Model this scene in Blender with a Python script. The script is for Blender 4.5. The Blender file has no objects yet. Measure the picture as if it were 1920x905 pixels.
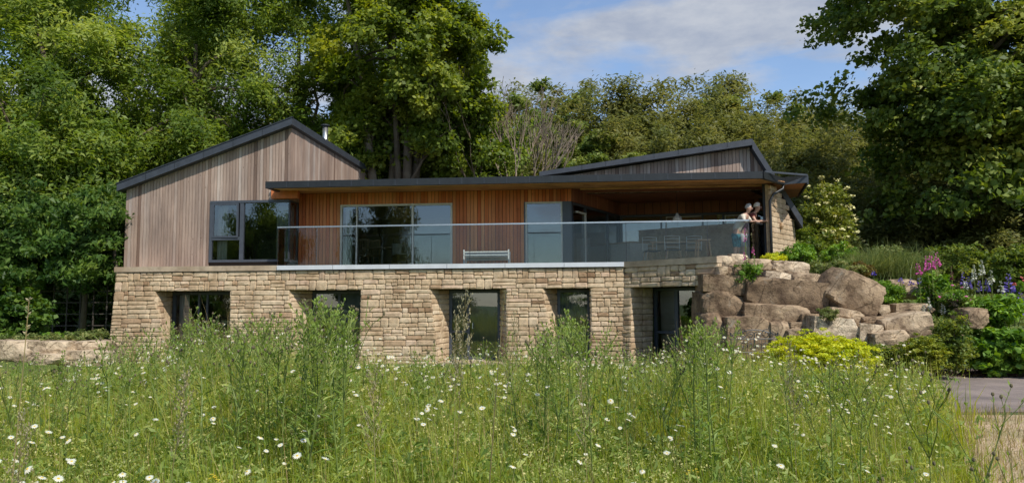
import bpy, math, random
import numpy as np
from mathutils import Vector, Matrix, noise as mnoise

random.seed(7)
R = random.Random(11)
NR = np.random.default_rng(5)
sc = bpy.context.scene
COL = sc.collection
rad = math.radians

# ------------------------------------------------------------------ camera
F = 1400.0                      # focal length in photo pixels (photo 1920 wide)
PITCH, ROLL = math.atan(0.082), 0.0057
CAM = Vector((0.0, 0.0, 1.7))
f_ = Vector((0, math.cos(PITCH), math.sin(PITCH)))
u0 = Vector((0, -math.sin(PITCH), math.cos(PITCH)))
r0 = Vector((1, 0, 0))
r_ = (r0 - ROLL * u0).normalized()
u_ = (u0 + ROLL * r0).normalized()
cam_data = bpy.data.cameras.new("camera")
cam_data.sensor_width = 36.0
cam_data.lens = F / 1920.0 * 36.0
cam_data.clip_start = 0.05
cam_data.clip_end = 3000.0
cam = bpy.data.objects.new("camera", cam_data)
COL.objects.link(cam)
m = Matrix((r_, u_, -f_)).transposed().to_4x4()
m.translation = CAM
cam.matrix_world = m
sc.camera = cam

# ------------------------------------------------------------------ light and sky
SUN_AZ, SUN_EL = 40.0, 50.0     # degrees to the right of straight behind the camera
to_sun = Vector((math.sin(rad(SUN_AZ)) * math.cos(rad(SUN_EL)), -math.cos(rad(SUN_AZ)) * math.cos(rad(SUN_EL)), math.sin(rad(SUN_EL))))
sl = bpy.data.lights.new("sun", 'SUN')
sl.energy = 3.9
sl.angle = rad(0.6)
sl.color = (1.0, 0.94, 0.84)
sun = bpy.data.objects.new("sun", sl)
COL.objects.link(sun)
sun.rotation_euler = (-to_sun).to_track_quat('-Z', 'Y').to_euler()
sun.location = (20, -20, 40)

world = bpy.data.worlds.new("World")
sc.world = world
world.use_nodes = True
nt = world.node_tree
nt.nodes.clear()
N, Lk = nt.nodes, nt.links
wo = N.new('ShaderNodeOutputWorld')
bg = N.new('ShaderNodeBackground')
bg.inputs['Strength'].default_value = 0.15
sky = N.new('ShaderNodeTexSky')
sky.sky_type = 'NISHITA'
sky.sun_disc = False
sky.sun_elevation = rad(SUN_EL)
sky.sun_rotation = math.atan2(to_sun.x, to_sun.y)
sky.air_density = 1.0
sky.dust_density = 0.2
sky.ozone_density = 4.0
tc = N.new('ShaderNodeTexCoord')
sep = N.new('ShaderNodeSeparateXYZ')
Lk.new(tc.outputs['Generated'], sep.inputs[0])
def wm(op, a, b=None):
    n = N.new('ShaderNodeMath'); n.operation = op
    for i, x in enumerate((a, b)):
        if x is None: continue
        if isinstance(x, (int, float)): n.inputs[i].default_value = x
        else: Lk.new(x, n.inputs[i])
    return n.outputs[0]
den = wm('ADD', wm('MAXIMUM', sep.outputs['Z'], 0.0), 0.16)
px_, py_ = wm('DIVIDE', sep.outputs['X'], den), wm('DIVIDE', sep.outputs['Y'], den)
comb = N.new('ShaderNodeCombineXYZ')
Lk.new(px_, comb.inputs[0]); Lk.new(py_, comb.inputs[1])
mp = N.new('ShaderNodeMapping')
mp.inputs['Location'].default_value = (0.45, 0.25, 0.0)
mp.inputs['Rotation'].default_value = (0, 0, rad(-62))
mp.inputs['Scale'].default_value = (0.55, 1.5, 1.0)
Lk.new(comb.outputs[0], mp.inputs[0])
n1 = N.new('ShaderNodeTexNoise'); n1.inputs['Scale'].default_value = 0.9; n1.inputs['Detail'].default_value = 9; n1.inputs['Roughness'].default_value = 0.56
n1.inputs['Distortion'].default_value = 0.35
Lk.new(mp.outputs[0], n1.inputs['Vector'])
rmp = N.new('ShaderNodeValToRGB')
rmp.color_ramp.elements[0].position = 0.56; rmp.color_ramp.elements[0].color = (0.12, 0.12, 0.12, 1)
rmp.color_ramp.elements[1].position = 0.74; rmp.color_ramp.elements[1].color = (0.9, 0.9, 0.9, 1)
n2 = N.new('ShaderNodeTexNoise'); n2.inputs['Scale'].default_value = 6.5; n2.inputs['Detail'].default_value = 8; n2.inputs['Roughness'].default_value = 0.58; n2.inputs['Distortion'].default_value = 0.15
mp2 = N.new('ShaderNodeMapping'); mp2.inputs['Rotation'].default_value = (0, rad(9), 0); mp2.inputs['Scale'].default_value = (0.75, 0.75, 1.9); mp2.inputs['Location'].default_value = (0.3, 0.1, 0.6)
Lk.new(tc.outputs['Generated'], mp2.inputs[0]); Lk.new(mp2.outputs[0], n2.inputs['Vector'])
# a long bank of cloud that climbs to the right over the hill, thin haze beyond it
band = wm('SUBTRACT', wm('SUBTRACT', sep.outputs['Z'], 0.308), wm('MULTIPLY', sep.outputs['X'], 0.13))
bank = wm('SUBTRACT', 1.0, wm('MINIMUM', wm('DIVIDE', wm('ABSOLUTE', band), 0.052), 1.0))
bank = wm('MULTIPLY', wm('POWER', bank, 0.5), 0.27)
hazeR = wm('MULTIPLY', wm('MINIMUM', wm('MAXIMUM', wm('MULTIPLY', wm('SUBTRACT', sep.outputs['X'], 0.16), 5.0), 0.0), 1.0), 0.10)
field = wm('ADD', wm('ADD', wm('ADD', wm('MULTIPLY', n2.outputs['Fac'], 0.95), wm('MULTIPLY', n1.outputs['Fac'], 0.12)), bank), hazeR)
Lk.new(field, rmp.inputs[0])
mixc = N.new('ShaderNodeMix'); mixc.data_type = 'RGBA'
Lk.new(rmp.outputs[0], mixc.inputs['Factor'])
Lk.new(sky.outputs[0], mixc.inputs['A'])
cb_ = N.new('ShaderNodeMix'); cb_.data_type = 'RGBA'
n3 = N.new('ShaderNodeTexNoise'); n3.inputs['Scale'].default_value = 16; n3.inputs['Detail'].default_value = 7; n3.inputs['Roughness'].default_value = 0.6
Lk.new(mp2.outputs[0], n3.inputs['Vector'])
c3 = N.new('ShaderNodeValToRGB'); c3.color_ramp.elements[0].position = 0.35; c3.color_ramp.elements[1].position = 0.62
Lk.new(n3.outputs['Fac'], c3.inputs[0]); Lk.new(c3.outputs[0], cb_.inputs['Factor'])
cb_.inputs['A'].default_value = (2.25, 2.5, 3.05, 1); cb_.inputs['B'].default_value = (3.2, 3.35, 3.65, 1)
Lk.new(cb_.outputs['Result'], mixc.inputs['B'])
Lk.new(mixc.outputs['Result'], bg.inputs['Color'])
Lk.new(bg.outputs[0], wo.inputs['Surface'])

sc.view_settings.view_transform = 'Standard'
sc.view_settings.look = 'None'
sc.view_settings.gamma = 1.0
sc.view_settings.exposure = 0.24
sc.render.engine = 'CYCLES'
sc.cycles.max_bounces = 8
sc.cycles.diffuse_bounces = 5
sc.cycles.glossy_bounces = 3
sc.cycles.transmission_bounces = 5
sc.cycles.transparent_max_bounces = 16
sc.cycles.caustics_reflective = False
sc.cycles.caustics_refractive = False

# ------------------------------------------------------------------ helpers
def ray(u, v):
    return f_ + r_ * ((u - 960.0) / F) + u_ * ((452.5 - v) / F)

def at(u, v, Y):
    d = ray(u, v)
    return CAM + d * (Y / d.y)

def pos_x(u, Y):
    return at(u, 560, Y).x

HROT = rad(-5.1)
HO = Vector((0, 21.3, 0))
ex = Vector((math.cos(HROT), math.sin(HROT), 0))
ey = Vector((-math.sin(HROT), math.cos(HROT), 0))
def to_local(p):
    q = Vector(p) - HO
    return Vector((q.dot(ex), q.dot(ey), q.z))
def to_world(p):
    return HO + ex * p[0] + ey * p[1] + Vector((0, 0, p[2]))
def hl(u, v, w):
    """photo pixel -> house-local (x, z) on the plane local y = w"""
    d = ray(u, v)
    t = (w - (CAM - HO).dot(ey)) / d.dot(ey)
    q = to_local(CAM + d * t)
    return q.x, q.z
def hx(u, w, v=450):
    return hl(u, v, w)[0]
def hz(v, w, u=960):
    return hl(u, v, w)[1]

def tag(o, label=None, cat=None, group=None, kind=None):
    if label: o['label'] = label
    if cat: o['category'] = cat
    if group: o['group'] = group
    if kind: o['kind'] = kind
    return o

def empty(name, loc=(0, 0, 0), rz=0.0, parent=None):
    o = bpy.data.objects.new(name, None)
    COL.objects.link(o)
    o.location = loc
    o.rotation_euler = (0, 0, rz)
    o.empty_display_size = 0.2
    if parent: o.parent = parent
    return o

def copy_tree(o, parent=None):
    c = o.copy(); COL.objects.link(c); c.parent = parent
    for ch in list(o.children): copy_tree(ch, c)
    return c

def mesh_np(name, V, Fc, nper, tone=None, mats=(), matidx=None, smooth=False):
    """V (n,3) float, Fc (m,nper) int"""
    me = bpy.data.meshes.new(name)
    V = np.ascontiguousarray(V, dtype=np.float32); Fc = np.ascontiguousarray(Fc, dtype=np.int32)
    me.vertices.add(len(V)); me.vertices.foreach_set('co', V.ravel())
    me.loops.add(Fc.size); me.loops.foreach_set('vertex_index', Fc.ravel())
    me.polygons.add(len(Fc))
    me.polygons.foreach_set('loop_start', np.arange(len(Fc), dtype=np.int32) * nper)
    me.polygons.foreach_set('loop_total', np.full(len(Fc), nper, dtype=np.int32))
    if matidx is not None: me.polygons.foreach_set('material_index', np.ascontiguousarray(matidx, dtype=np.int32))
    if smooth: me.polygons.foreach_set('use_smooth', np.ones(len(Fc), dtype=bool))
    if tone is not None:
        a = me.attributes.new('tone', 'FLOAT', 'POINT')
        a.data.foreach_set('value', np.ascontiguousarray(tone, dtype=np.float32))
    for mt in mats: me.materials.append(mt)
    me.update(calc_edges=True)
    return me

def link_mesh(name, me, parent=None, loc=(0, 0, 0), rot=(0, 0, 0), scale=(1, 1, 1)):
    o = bpy.data.objects.new(name, me)
    COL.objects.link(o)
    if parent: o.parent = parent
    o.location = loc; o.rotation_euler = rot; o.scale = scale
    return o

class MB:
    """collects shapes with a per-vertex tone, built as ONE mesh object"""
    def __init__(s):
        s.v = []; s.f = []; s.t = []; s.mi = []; s.m = 0; s.sm = []; s.smooth = False
    def add(s, vs, fs, tone=0.5):
        b = len(s.v)
        s.v += [tuple(p) for p in vs]
        s.t += [tone] * len(vs)
        for f in fs:
            s.f.append(tuple(b + i for i in f)); s.mi.append(s.m); s.sm.append(s.smooth)
    def box(s, x0, x1, y0, y1, z0, z1, tone=0.5):
        s.add([(x0, y0, z0), (x1, y0, z0), (x1, y1, z0), (x0, y1, z0), (x0, y0, z1), (x1, y0, z1), (x1, y1, z1), (x0, y1, z1)],
              [(0, 3, 2, 1), (4, 5, 6, 7), (0, 1, 5, 4), (1, 2, 6, 5), (2, 3, 7, 6), (3, 0, 4, 7)], tone)
    def hexa(s, b4, t4, tone=0.5):
        s.add(list(b4) + list(t4), [(0, 3, 2, 1), (4, 5, 6, 7), (0, 1, 5, 4), (1, 2, 6, 5), (2, 3, 7, 6), (3, 0, 4, 7)], tone)
    def prism(s, poly, z0, z1, tone=0.5):
        n = len(poly)
        zz0 = z0 if isinstance(z0, (list, tuple)) else [z0] * n
        zz1 = z1 if isinstance(z1, (list, tuple)) else [z1] * n
        vs = [(p[0], p[1], zz0[i]) for i, p in enumerate(poly)] + [(p[0], p[1], zz1[i]) for i, p in enumerate(poly)]
        s.add(vs, [tuple(reversed(range(n))), tuple(range(n, 2 * n))] + [(i, (i + 1) % n, n + (i + 1) % n, n + i) for i in range(n)], tone)
    def beam(s, p, q, w, h, tone=0.5, up=(0, 0, 1)):
        p, q = Vector(p), Vector(q)
        d = (q - p).normalized(); sd = d.cross(Vector(up))
        if sd.length < 1e-4: sd = Vector((1, 0, 0))
        sd.normalize(); uu = sd.cross(d)
        a, b = sd * w / 2, uu * h / 2
        s.hexa([p - a - b, p + a - b, p + a + b, p - a + b], [q - a - b, q + a - b, q + a + b, q - a + b], tone)
    def tube(s, pts, rs, n=6, tone=0.5, cap=True):
        pts = [Vector(p) for p in pts]
        if isinstance(rs, (int, float)): rs = [rs] * len(pts)
        vs = []; fs = []
        prev = None
        for i, p in enumerate(pts):
            d = (pts[min(i + 1, len(pts) - 1)] - pts[max(i - 1, 0)])
            if d.length < 1e-7: d = Vector((0, 0, 1))
            d.normalize()
            if prev is None:
                a = d.orthogonal().normalized()
            else:
                a = prev - d * prev.dot(d)
                a = a.normalized() if a.length > 1e-5 else d.orthogonal().normalized()
            prev = a; b = d.cross(a)
            for k in range(n):
                an = 2 * math.pi * k / n
                vs.append(p + (a * math.cos(an) + b * math.sin(an)) * rs[i])
        for i in range(len(pts) - 1):
            for k in range(n):
                k2 = (k + 1) % n
                fs.append((i * n + k, i * n + k2, (i + 1) * n + k2, (i + 1) * n + k))
        if cap:
            fs.append(tuple(reversed(range(n)))); fs.append(tuple((len(pts) - 1) * n + k for k in range(n)))
        s.add(vs, fs, tone)
    def lathe(s, prof, n=12, c=(0, 0, 0), tone=0.5):
        vs = []; fs = []
        for r, z in prof:
            for k in range(n):
                an = 2 * math.pi * k / n
                vs.append((c[0] + r * math.cos(an), c[1] + r * math.sin(an), c[2] + z))
        for i in range(len(prof) - 1):
            for k in range(n):
                k2 = (k + 1) % n
                fs.append((i * n + k, i * n + k2, (i + 1) * n + k2, (i + 1) * n + k))
        fs.append(tuple(reversed(range(n)))); fs.append(tuple((len(prof) - 1) * n + k for k in range(n)))
        s.add(vs, fs, tone)
    def mesh(s, name, mats):
        me = bpy.data.meshes.new(name)
        me.from_pydata(s.v, [], s.f)
        if not isinstance(mats, (list, tuple)): mats = [mats]
        for mt in mats: me.materials.append(mt)
        if any(s.mi): me.polygons.foreach_set('material_index', s.mi)
        if any(s.sm): me.polygons.foreach_set('use_smooth', s.sm)
        a = me.attributes.new('tone', 'FLOAT', 'POINT'); a.data.foreach_set('value', s.t)
        me.update()
        return me
    def build(s, name, mats, parent=None, loc=(0, 0, 0), rot=(0, 0, 0)):
        return link_mesh(name, s.mesh(name, mats), parent, loc, rot)

# ------------------------------------------------------------------ materials
def new_mat(name):
    m = bpy.data.materials.new(name); m.use_nodes = True
    n = m.node_tree; b = n.nodes['Principled BSDF']
    return m, n, b
def ramp(n, stops):
    r = n.nodes.new('ShaderNodeValToRGB'); cr = r.color_ramp
    while len(cr.elements) < len(stops): cr.elements.new(0.5)
    for e, (p, c) in zip(cr.elements, stops):
        e.position = p; e.color = (*c, 1)
    return r
def mul_col(n, a, b, fac=1.0):
    mx = n.nodes.new('ShaderNodeMix'); mx.data_type = 'RGBA'; mx.blend_type = 'MULTIPLY'; mx.inputs['Factor'].default_value = fac
    n.links.new(a, mx.inputs['A']); n.links.new(b, mx.inputs['B'])
    return mx.outputs['Result']
def coords(n, kind='Object', scale=(1, 1, 1)):
    t = n.nodes.new('ShaderNodeTexCoord'); mp = n.nodes.new('ShaderNodeMapping'); mp.inputs['Scale'].default_value = scale
    n.links.new(t.outputs[kind], mp.inputs[0]); return mp.outputs[0]
def noise_n(n, vec, scale, detail=4, rough=0.55, dist=0.0):
    t = n.nodes.new('ShaderNodeTexNoise'); t.inputs['Scale'].default_value = scale; t.inputs['Detail'].default_value = detail
    t.inputs['Roughness'].default_value = rough; t.inputs['Distortion'].default_value = dist
    n.links.new(vec, t.inputs['Vector']); return t.outputs['Fac']
def bump(n, h, b, strength=0.4, dist=0.02):
    bp = n.nodes.new('ShaderNodeBump'); bp.inputs['Strength'].default_value = strength; bp.inputs['Distance'].default_value = dist
    n.links.new(h, bp.inputs['Height']); n.links.new(bp.outputs[0], b.inputs['Normal'])
def attr(n, name='tone'):
    a = n.nodes.new('ShaderNodeAttribute'); a.attribute_name = name; return a.outputs['Fac']

def mat_plain(name, col, rough=0.6, metal=0.0, nscale=20, namt=0.15):
    m, n, b = new_mat(name)
    nz = noise_n(n, coords(n), nscale)
    lo = tuple(c * (1 - namt) for c in col); hi = tuple(min(1, c * (1 + namt)) for c in col)
    r = ramp(n, [(0.3, lo), (0.7, hi)]); n.links.new(nz, r.inputs[0]); n.links.new(r.outputs[0], b.inputs['Base Color'])
    b.inputs['Roughness'].default_value = rough; b.inputs['Metallic'].default_value = metal
    bump(n, nz, b, 0.08, 0.005)
    return m

def mat_wood(name, stops, streak=(1, 1, 0.05), rough=0.75, gscale=26, knots=True, contrast=0.35):
    m, n, b = new_mat(name)
    t = attr(n)
    r = ramp(n, stops); n.links.new(t, r.inputs[0])
    v = coords(n, 'Object', streak)
    off = n.nodes.new('ShaderNodeVectorMath'); off.operation = 'ADD'
    cb = n.nodes.new('ShaderNodeCombineXYZ')
    ml = n.nodes.new('ShaderNodeMath'); ml.operation = 'MULTIPLY'; ml.inputs[1].default_value = 37.0
    n.links.new(t, ml.inputs[0]); n.links.new(ml.outputs[0], cb.inputs[2]); n.links.new(ml.outputs[0], cb.inputs[0])
    n.links.new(v, off.inputs[0]); n.links.new(cb.outputs[0], off.inputs[1])
    g = noise_n(n, off.outputs[0], gscale, 6, 0.6, 0.6)
    gr = ramp(n, [(0.25, (1 - contrast,) * 3), (0.75, (1 + contrast * 0.3,) * 3)]); n.links.new(g, gr.inputs[0])
    c = mul_col(n, r.outputs[0], gr.outputs[0])
    if knots:
        v2 = n.nodes.new('ShaderNodeTexVoronoi'); v2.inputs['Scale'].default_value = 3.2
        mp2 = coords(n, 'Object', (1.8, 1.8, 0.7))
        ad2 = n.nodes.new('ShaderNodeVectorMath'); ad2.operation = 'ADD'; n.links.new(mp2, ad2.inputs[0]); n.links.new(cb.outputs[0], ad2.inputs[1])
        n.links.new(ad2.outputs[0], v2.inputs['Vector'])
        kr = ramp(n, [(0.03, (0.45, 0.38, 0.33)), (0.09, (1, 1, 1))]); n.links.new(v2.outputs['Distance'], kr.inputs[0])
        c = mul_col(n, c, kr.outputs[0])
    # large soft weather stains
    st = noise_n(n, coords(n, 'Object', (1, 1, 0.35)), 1.3, 5, 0.6)
    sr = ramp(n, [(0.3, (0.64, 0.63, 0.64)), (0.62, (1.06, 1.03, 1.0))]); n.links.new(st, sr.inputs[0])
    c = mul_col(n, c, sr.outputs[0])
    n.links.new(c, b.inputs['Base Color'])
    b.inputs['Roughness'].default_value = rough
    bump(n, g, b, 0.35, 0.004)
    return m

def mat_stone(name, stops, rough=0.9, nsc=9.0, bstr=0.7, bdist=0.03, moss=0.0, cracks=False):
    m, n, b = new_mat(name)
    t = attr(n)
    r = ramp(n, stops); n.links.new(t, r.inputs[0])
    vec = coords(n)
    a = noise_n(n, vec, nsc, 8, 0.65)
    ar = ramp(n, [(0.25, (0.62, 0.60, 0.57)), (0.5, (0.95, 0.95, 0.95)), (0.78, (1.18, 1.15, 1.10))]); n.links.new(a, ar.inputs[0])
    c = mul_col(n, r.outputs[0], ar.outputs[0])
    lg = noise_n(n, vec, nsc * 0.16, 4, 0.55)
    lr = ramp(n, [(0.35, (0.72, 0.66, 0.60)), (0.6, (1.05, 1.04, 1.03))]); n.links.new(lg, lr.inputs[0])
    c = mul_col(n, c, lr.outputs[0])
    if cracks:
        wv = noise_n(n, vec, 2.2, 5, 0.6)
        sc_ = n.nodes.new('ShaderNodeVectorMath'); sc_.operation = 'SCALE'; sc_.inputs['Scale'].default_value = 0.5
        n.links.new(wv, sc_.inputs[0]); ad_ = n.nodes.new('ShaderNodeVectorMath'); ad_.operation = 'ADD'; n.links.new(vec, ad_.inputs[0]); n.links.new(sc_.outputs[0], ad_.inputs[1])
        vo = n.nodes.new('ShaderNodeTexVoronoi'); vo.feature = 'DISTANCE_TO_EDGE'; vo.inputs['Scale'].default_value = 1.5; n.links.new(ad_.outputs[0], vo.inputs['Vector'])
        cr_ = ramp(n, [(0.0, (0.30, 0.26, 0.22)), (0.03, (1, 1, 1))]); n.links.new(vo.outputs['Distance'], cr_.inputs[0])
        c = mul_col(n, c, cr_.outputs[0], 0.8)
        s2 = noise_n(n, vec, 1.6, 7, 0.7); s2r = ramp(n, [(0.38, (0.50, 0.44, 0.40)), (0.56, (1.08, 1.05, 1.02))]); n.links.new(s2, s2r.inputs[0])
        c = mul_col(n, c, s2r.outputs[0])
    if moss > 0:
        ms = noise_n(n, vec, nsc * 0.45, 6, 0.7)
        mr = ramp(n, [(0.60, (0, 0, 0)), (0.72, (moss, moss, moss))]); n.links.new(ms, mr.inputs[0])
        mx = n.nodes.new('ShaderNodeMix'); mx.data_type = 'RGBA'
        n.links.new(mr.outputs[0], mx.inputs['Factor']); n.links.new(c, mx.inputs['A']); mx.inputs['B'].default_value = (0.33, 0.32, 0.27, 1)
        c = mx.outputs['Result']
    n.links.new(c, b.inputs['Base Color'])
    b.inputs['Roughness'].default_value = rough
    f2 = noise_n(n, vec, nsc * 3.5, 6, 0.7)
    ad = n.nodes.new('ShaderNodeMath'); ad.operation = 'ADD'; n.links.new(a, ad.inputs[0]); n.links.new(f2, ad.inputs[1])
    bump(n, ad.outputs[0], b, bstr, bdist)
    return m

def mat_leaf(name, stops, trans=0.35, rough=0.5, spec=0.3, clump=0.5):
    m, n, b = new_mat(name)
    t = attr(n)
    r = ramp(n, stops); n.links.new(t, r.inputs[0])
    cl = noise_n(n, coords(n), clump, 3, 0.6)
    cr = ramp(n, [(0.32, (0.70, 0.80, 0.72)), (0.66, (1.22, 1.12, 0.95))]); n.links.new(cl, cr.inputs[0])
    c = mul_col(n, r.outputs[0], cr.outputs[0])
    n.links.new(c, b.inputs['Base Color'])
    b.inputs['Roughness'].default_value = rough
    b.inputs['Specular IOR Level'].default_value = spec
    tr = n.nodes.new('ShaderNodeBsdfTranslucent')
    hs = n.nodes.new('ShaderNodeHueSaturation'); hs.inputs['Saturation'].default_value = 1.15; hs.inputs['Value'].default_value = 1.35; hs.inputs['Hue'].default_value = 0.485
    n.links.new(c, hs.inputs['Color']); n.links.new(hs.outputs[0], tr.inputs['Color'])
    mx = n.nodes.new('ShaderNodeMixShader'); mx.inputs[0].default_value = trans
    n.links.new(b.outputs[0], mx.inputs[1]); n.links.new(tr.outputs[0], mx.inputs[2])
    n.links.new(mx.outputs[0], n.nodes['Material Output'].inputs['Surface'])
    return m

def mat_glass(name, ior=1.75, tint=(0.75, 0.8, 0.78), rough=0.0, base=0.0):
    m = bpy.data.materials.new(name); m.use_nodes = True
    n = m.node_tree; n.nodes.remove(n.nodes['Principled BSDF'])
    tr = n.nodes.new('ShaderNodeBsdfTransparent'); tr.inputs[0].default_value = (*tint, 1)
    gl = n.nodes.new('ShaderNodeBsdfGlossy'); gl.inputs['Roughness'].default_value = rough; gl.inputs['Color'].default_value = (0.95, 0.97, 1, 1)
    fr = n.nodes.new('ShaderNodeFresnel'); fr.inputs['IOR'].default_value = ior
    fac = fr.outputs[0]
    if base:
        a = n.nodes.new('ShaderNodeMath'); a.operation = 'ADD'; a.use_clamp = True; a.inputs[1].default_value = base
        n.links.new(fac, a.inputs[0]); fac = a.outputs[0]
    # very slight waviness of real float glass
    nz = noise_n(n, coords(n), 0.8, 2, 0.4)
    bp = n.nodes.new('ShaderNodeBump'); bp.inputs['Strength'].default_value = 0.04; bp.inputs['Distance'].default_value = 0.02
    n.links.new(nz, bp.inputs['Height']); n.links.new(bp.outputs[0], gl.inputs['Normal'])
    mx = n.nodes.new('ShaderNodeMixShader')
    n.links.new(fac, mx.inputs[0]); n.links.new(tr.outputs[0], mx.inputs[1]); n.links.new(gl.outputs[0], mx.inputs[2])
    n.links.new(mx.outputs[0], n.nodes['Material Output'].inputs['Surface'])
    return m

M = {}
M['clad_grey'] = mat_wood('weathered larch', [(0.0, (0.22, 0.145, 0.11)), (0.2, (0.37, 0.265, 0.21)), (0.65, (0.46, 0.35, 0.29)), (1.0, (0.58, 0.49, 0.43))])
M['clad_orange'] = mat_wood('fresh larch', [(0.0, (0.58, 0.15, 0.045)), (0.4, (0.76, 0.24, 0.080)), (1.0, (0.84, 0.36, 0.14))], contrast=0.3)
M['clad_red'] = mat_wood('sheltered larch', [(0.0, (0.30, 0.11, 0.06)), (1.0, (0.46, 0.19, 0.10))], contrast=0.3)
M['soffit'] = mat_wood('soffit larch', [(0.0, (0.62, 0.30, 0.12)), (1.0, (0.78, 0.47, 0.24))], streak=(0.05, 1, 1), gscale=20, contrast=0.4)
M['backing'] = mat_plain('dark batten void', (0.035, 0.025, 0.02), 0.9)
M['metal_dark'] = mat_plain('dark grey metal', (0.032, 0.036, 0.045), 0.42, 0.0, 6, 0.2)
M['metal_roof'] = mat_plain('grey roof edge metal', (0.045, 0.052, 0.066), 0.5, 0.0, 4, 0.2)
M['gutter'] = mat_plain('black gutter', (0.018, 0.02, 0.022), 0.4, 0.0, 6, 0.2)
M['frame_light'] = mat_plain('pale grey window frame', (0.66, 0.66, 0.62), 0.45, 0.0, 8, 0.08)
M['frame_dark'] = mat_plain('anthracite window frame', (0.06, 0.07, 0.09), 0.45, 0.0, 8, 0.1)
M['white_trim'] = mat_plain('pale deck edge trim', (0.60, 0.62, 0.66), 0.5, 0.0, 3, 0.08)
M['steel'] = mat_plain('brushed steel', (0.55, 0.56, 0.57), 0.32, 0.9, 30, 0.1)
M['coping'] = mat_stone('sawn sandstone coping', [(0, (0.42, 0.33, 0.24)), (1, (0.52, 0.42, 0.31))], nsc=5, bstr=0.25, bdist=0.01)
STN = [(0.0, (0.30, 0.19, 0.11)), (0.08, (0.42, 0.29, 0.18)), (0.2, (0.50, 0.37, 0.235)), (0.45, (0.56, 0.43, 0.285)), (0.7, (0.59, 0.47, 0.325)), (0.88, (0.57, 0.42, 0.30)), (1.0, (0.64, 0.53, 0.385))]
M['stone'] = mat_stone('rubble sandstone', STN, nsc=11, bstr=0.6, bdist=0.018)
M['mortar'] = mat_stone('sand mortar', [(0, (0.50, 0.39, 0.26)), (1, (0.56, 0.44, 0.30))], nsc=20, bstr=0.4, bdist=0.01)
M['boulder'] = mat_stone('brown boulder', [(0, (0.17, 0.12, 0.075)), (0.35, (0.31, 0.23, 0.15)), (0.7, (0.49, 0.395, 0.275)), (1.0, (0.67, 0.58, 0.45))], nsc=6.5, bstr=1.0, bdist=0.03, moss=0.6, cracks=True)
M['glass'] = mat_glass('window glass', 2.3, (0.80, 0.84, 0.82))
M['glass_rail'] = mat_glass('balustrade glass', 1.32, (0.90, 0.93, 0.92))
M['curtain'] = mat_plain('white curtain', (0.80, 0.80, 0.76), 0.9, 0, 30, 0.06)
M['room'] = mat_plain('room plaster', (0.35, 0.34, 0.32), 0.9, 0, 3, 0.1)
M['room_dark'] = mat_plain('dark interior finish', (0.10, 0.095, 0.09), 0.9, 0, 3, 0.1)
M['floor_wood'] = mat_plain('oak floor', (0.40, 0.29, 0.19), 0.6, 0, 8, 0.2)
M['pale_wood'] = mat_plain('pale ash wood', (0.45, 0.30, 0.17), 0.5, 0, 20, 0.2)
M['black'] = mat_plain('black fabric', (0.02, 0.02, 0.022), 0.8)
M['white_paint'] = mat_plain('white painted timber', (0.62, 0.63, 0.62), 0.5, 0, 12, 0.08)
M['iron'] = mat_plain('wrought iron', (0.05, 0.055, 0.06), 0.5, 0.3, 30, 0.3)
M['bark'] = mat_stone('tree bark', [(0, (0.10, 0.08, 0.055)), (1, (0.20, 0.165, 0.12))], nsc=7, bstr=0.9, bdist=0.04)
M['bark_pale'] = mat_stone('pale dead bark', [(0, (0.26, 0.21, 0.16)), (1, (0.36, 0.30, 0.24))], nsc=7, bstr=0.6, bdist=0.03)
M['skin'] = mat_plain('skin', (0.50, 0.29, 0.21), 0.55, 0, 20, 0.06)
M['hair'] = mat_plain('grey hair', (0.36, 0.35, 0.33), 0.7, 0, 60, 0.25)
def leafs(name, dark, mid, light, **k):
    return mat_leaf(name, [(0.0, dark), (0.5, mid), (1.0, light)], **k)
M['leaf_ash'] = leafs('ash foliage', (0.085, 0.147, 0.029), (0.185, 0.275, 0.058), (0.355, 0.435, 0.117), trans=.5)
M['leaf_syc'] = leafs('sycamore foliage', (0.094, 0.147, 0.025), (0.196, 0.265, 0.046), (0.358, 0.412, 0.086), trans=.5)
M['leaf_hill'] = leafs('hillside foliage', (0.102, 0.123, 0.036), (0.184, 0.204, 0.065), (0.286, 0.291, 0.110), trans=.45)
M['leaf_hill2'] = leafs('bright hillside foliage', (0.099, 0.154, 0.036), (0.185, 0.250, 0.065), (0.355, 0.397, 0.143), trans=.45)
M['leaf_right'] = leafs('deep green foliage', (0.070, 0.116, 0.023), (0.143, 0.213, 0.043), (0.346, 0.389, 0.091), rough=0.5, trans=.4)
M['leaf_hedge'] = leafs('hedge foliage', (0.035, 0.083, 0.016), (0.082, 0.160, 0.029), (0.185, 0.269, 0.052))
M['leaf_lime'] = leafs('lime flower heads', (0.36, 0.44, 0.02), (0.56, 0.62, 0.035), (0.72, 0.74, 0.08), trans=0.35, clump=6)
M['leaf_bed'] = leafs('bright bed foliage', (0.068, 0.154, 0.022), (0.163, 0.307, 0.045), (0.288, 0.461, 0.090), clump=3)
M['leaf_grey'] = leafs('bed grass foliage', (0.099, 0.141, 0.039), (0.185, 0.243, 0.078), (0.341, 0.346, 0.156), clump=2)
M['cream'] = mat_plain('cream blossom', (0.66, 0.62, 0.30), 0.8)

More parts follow.
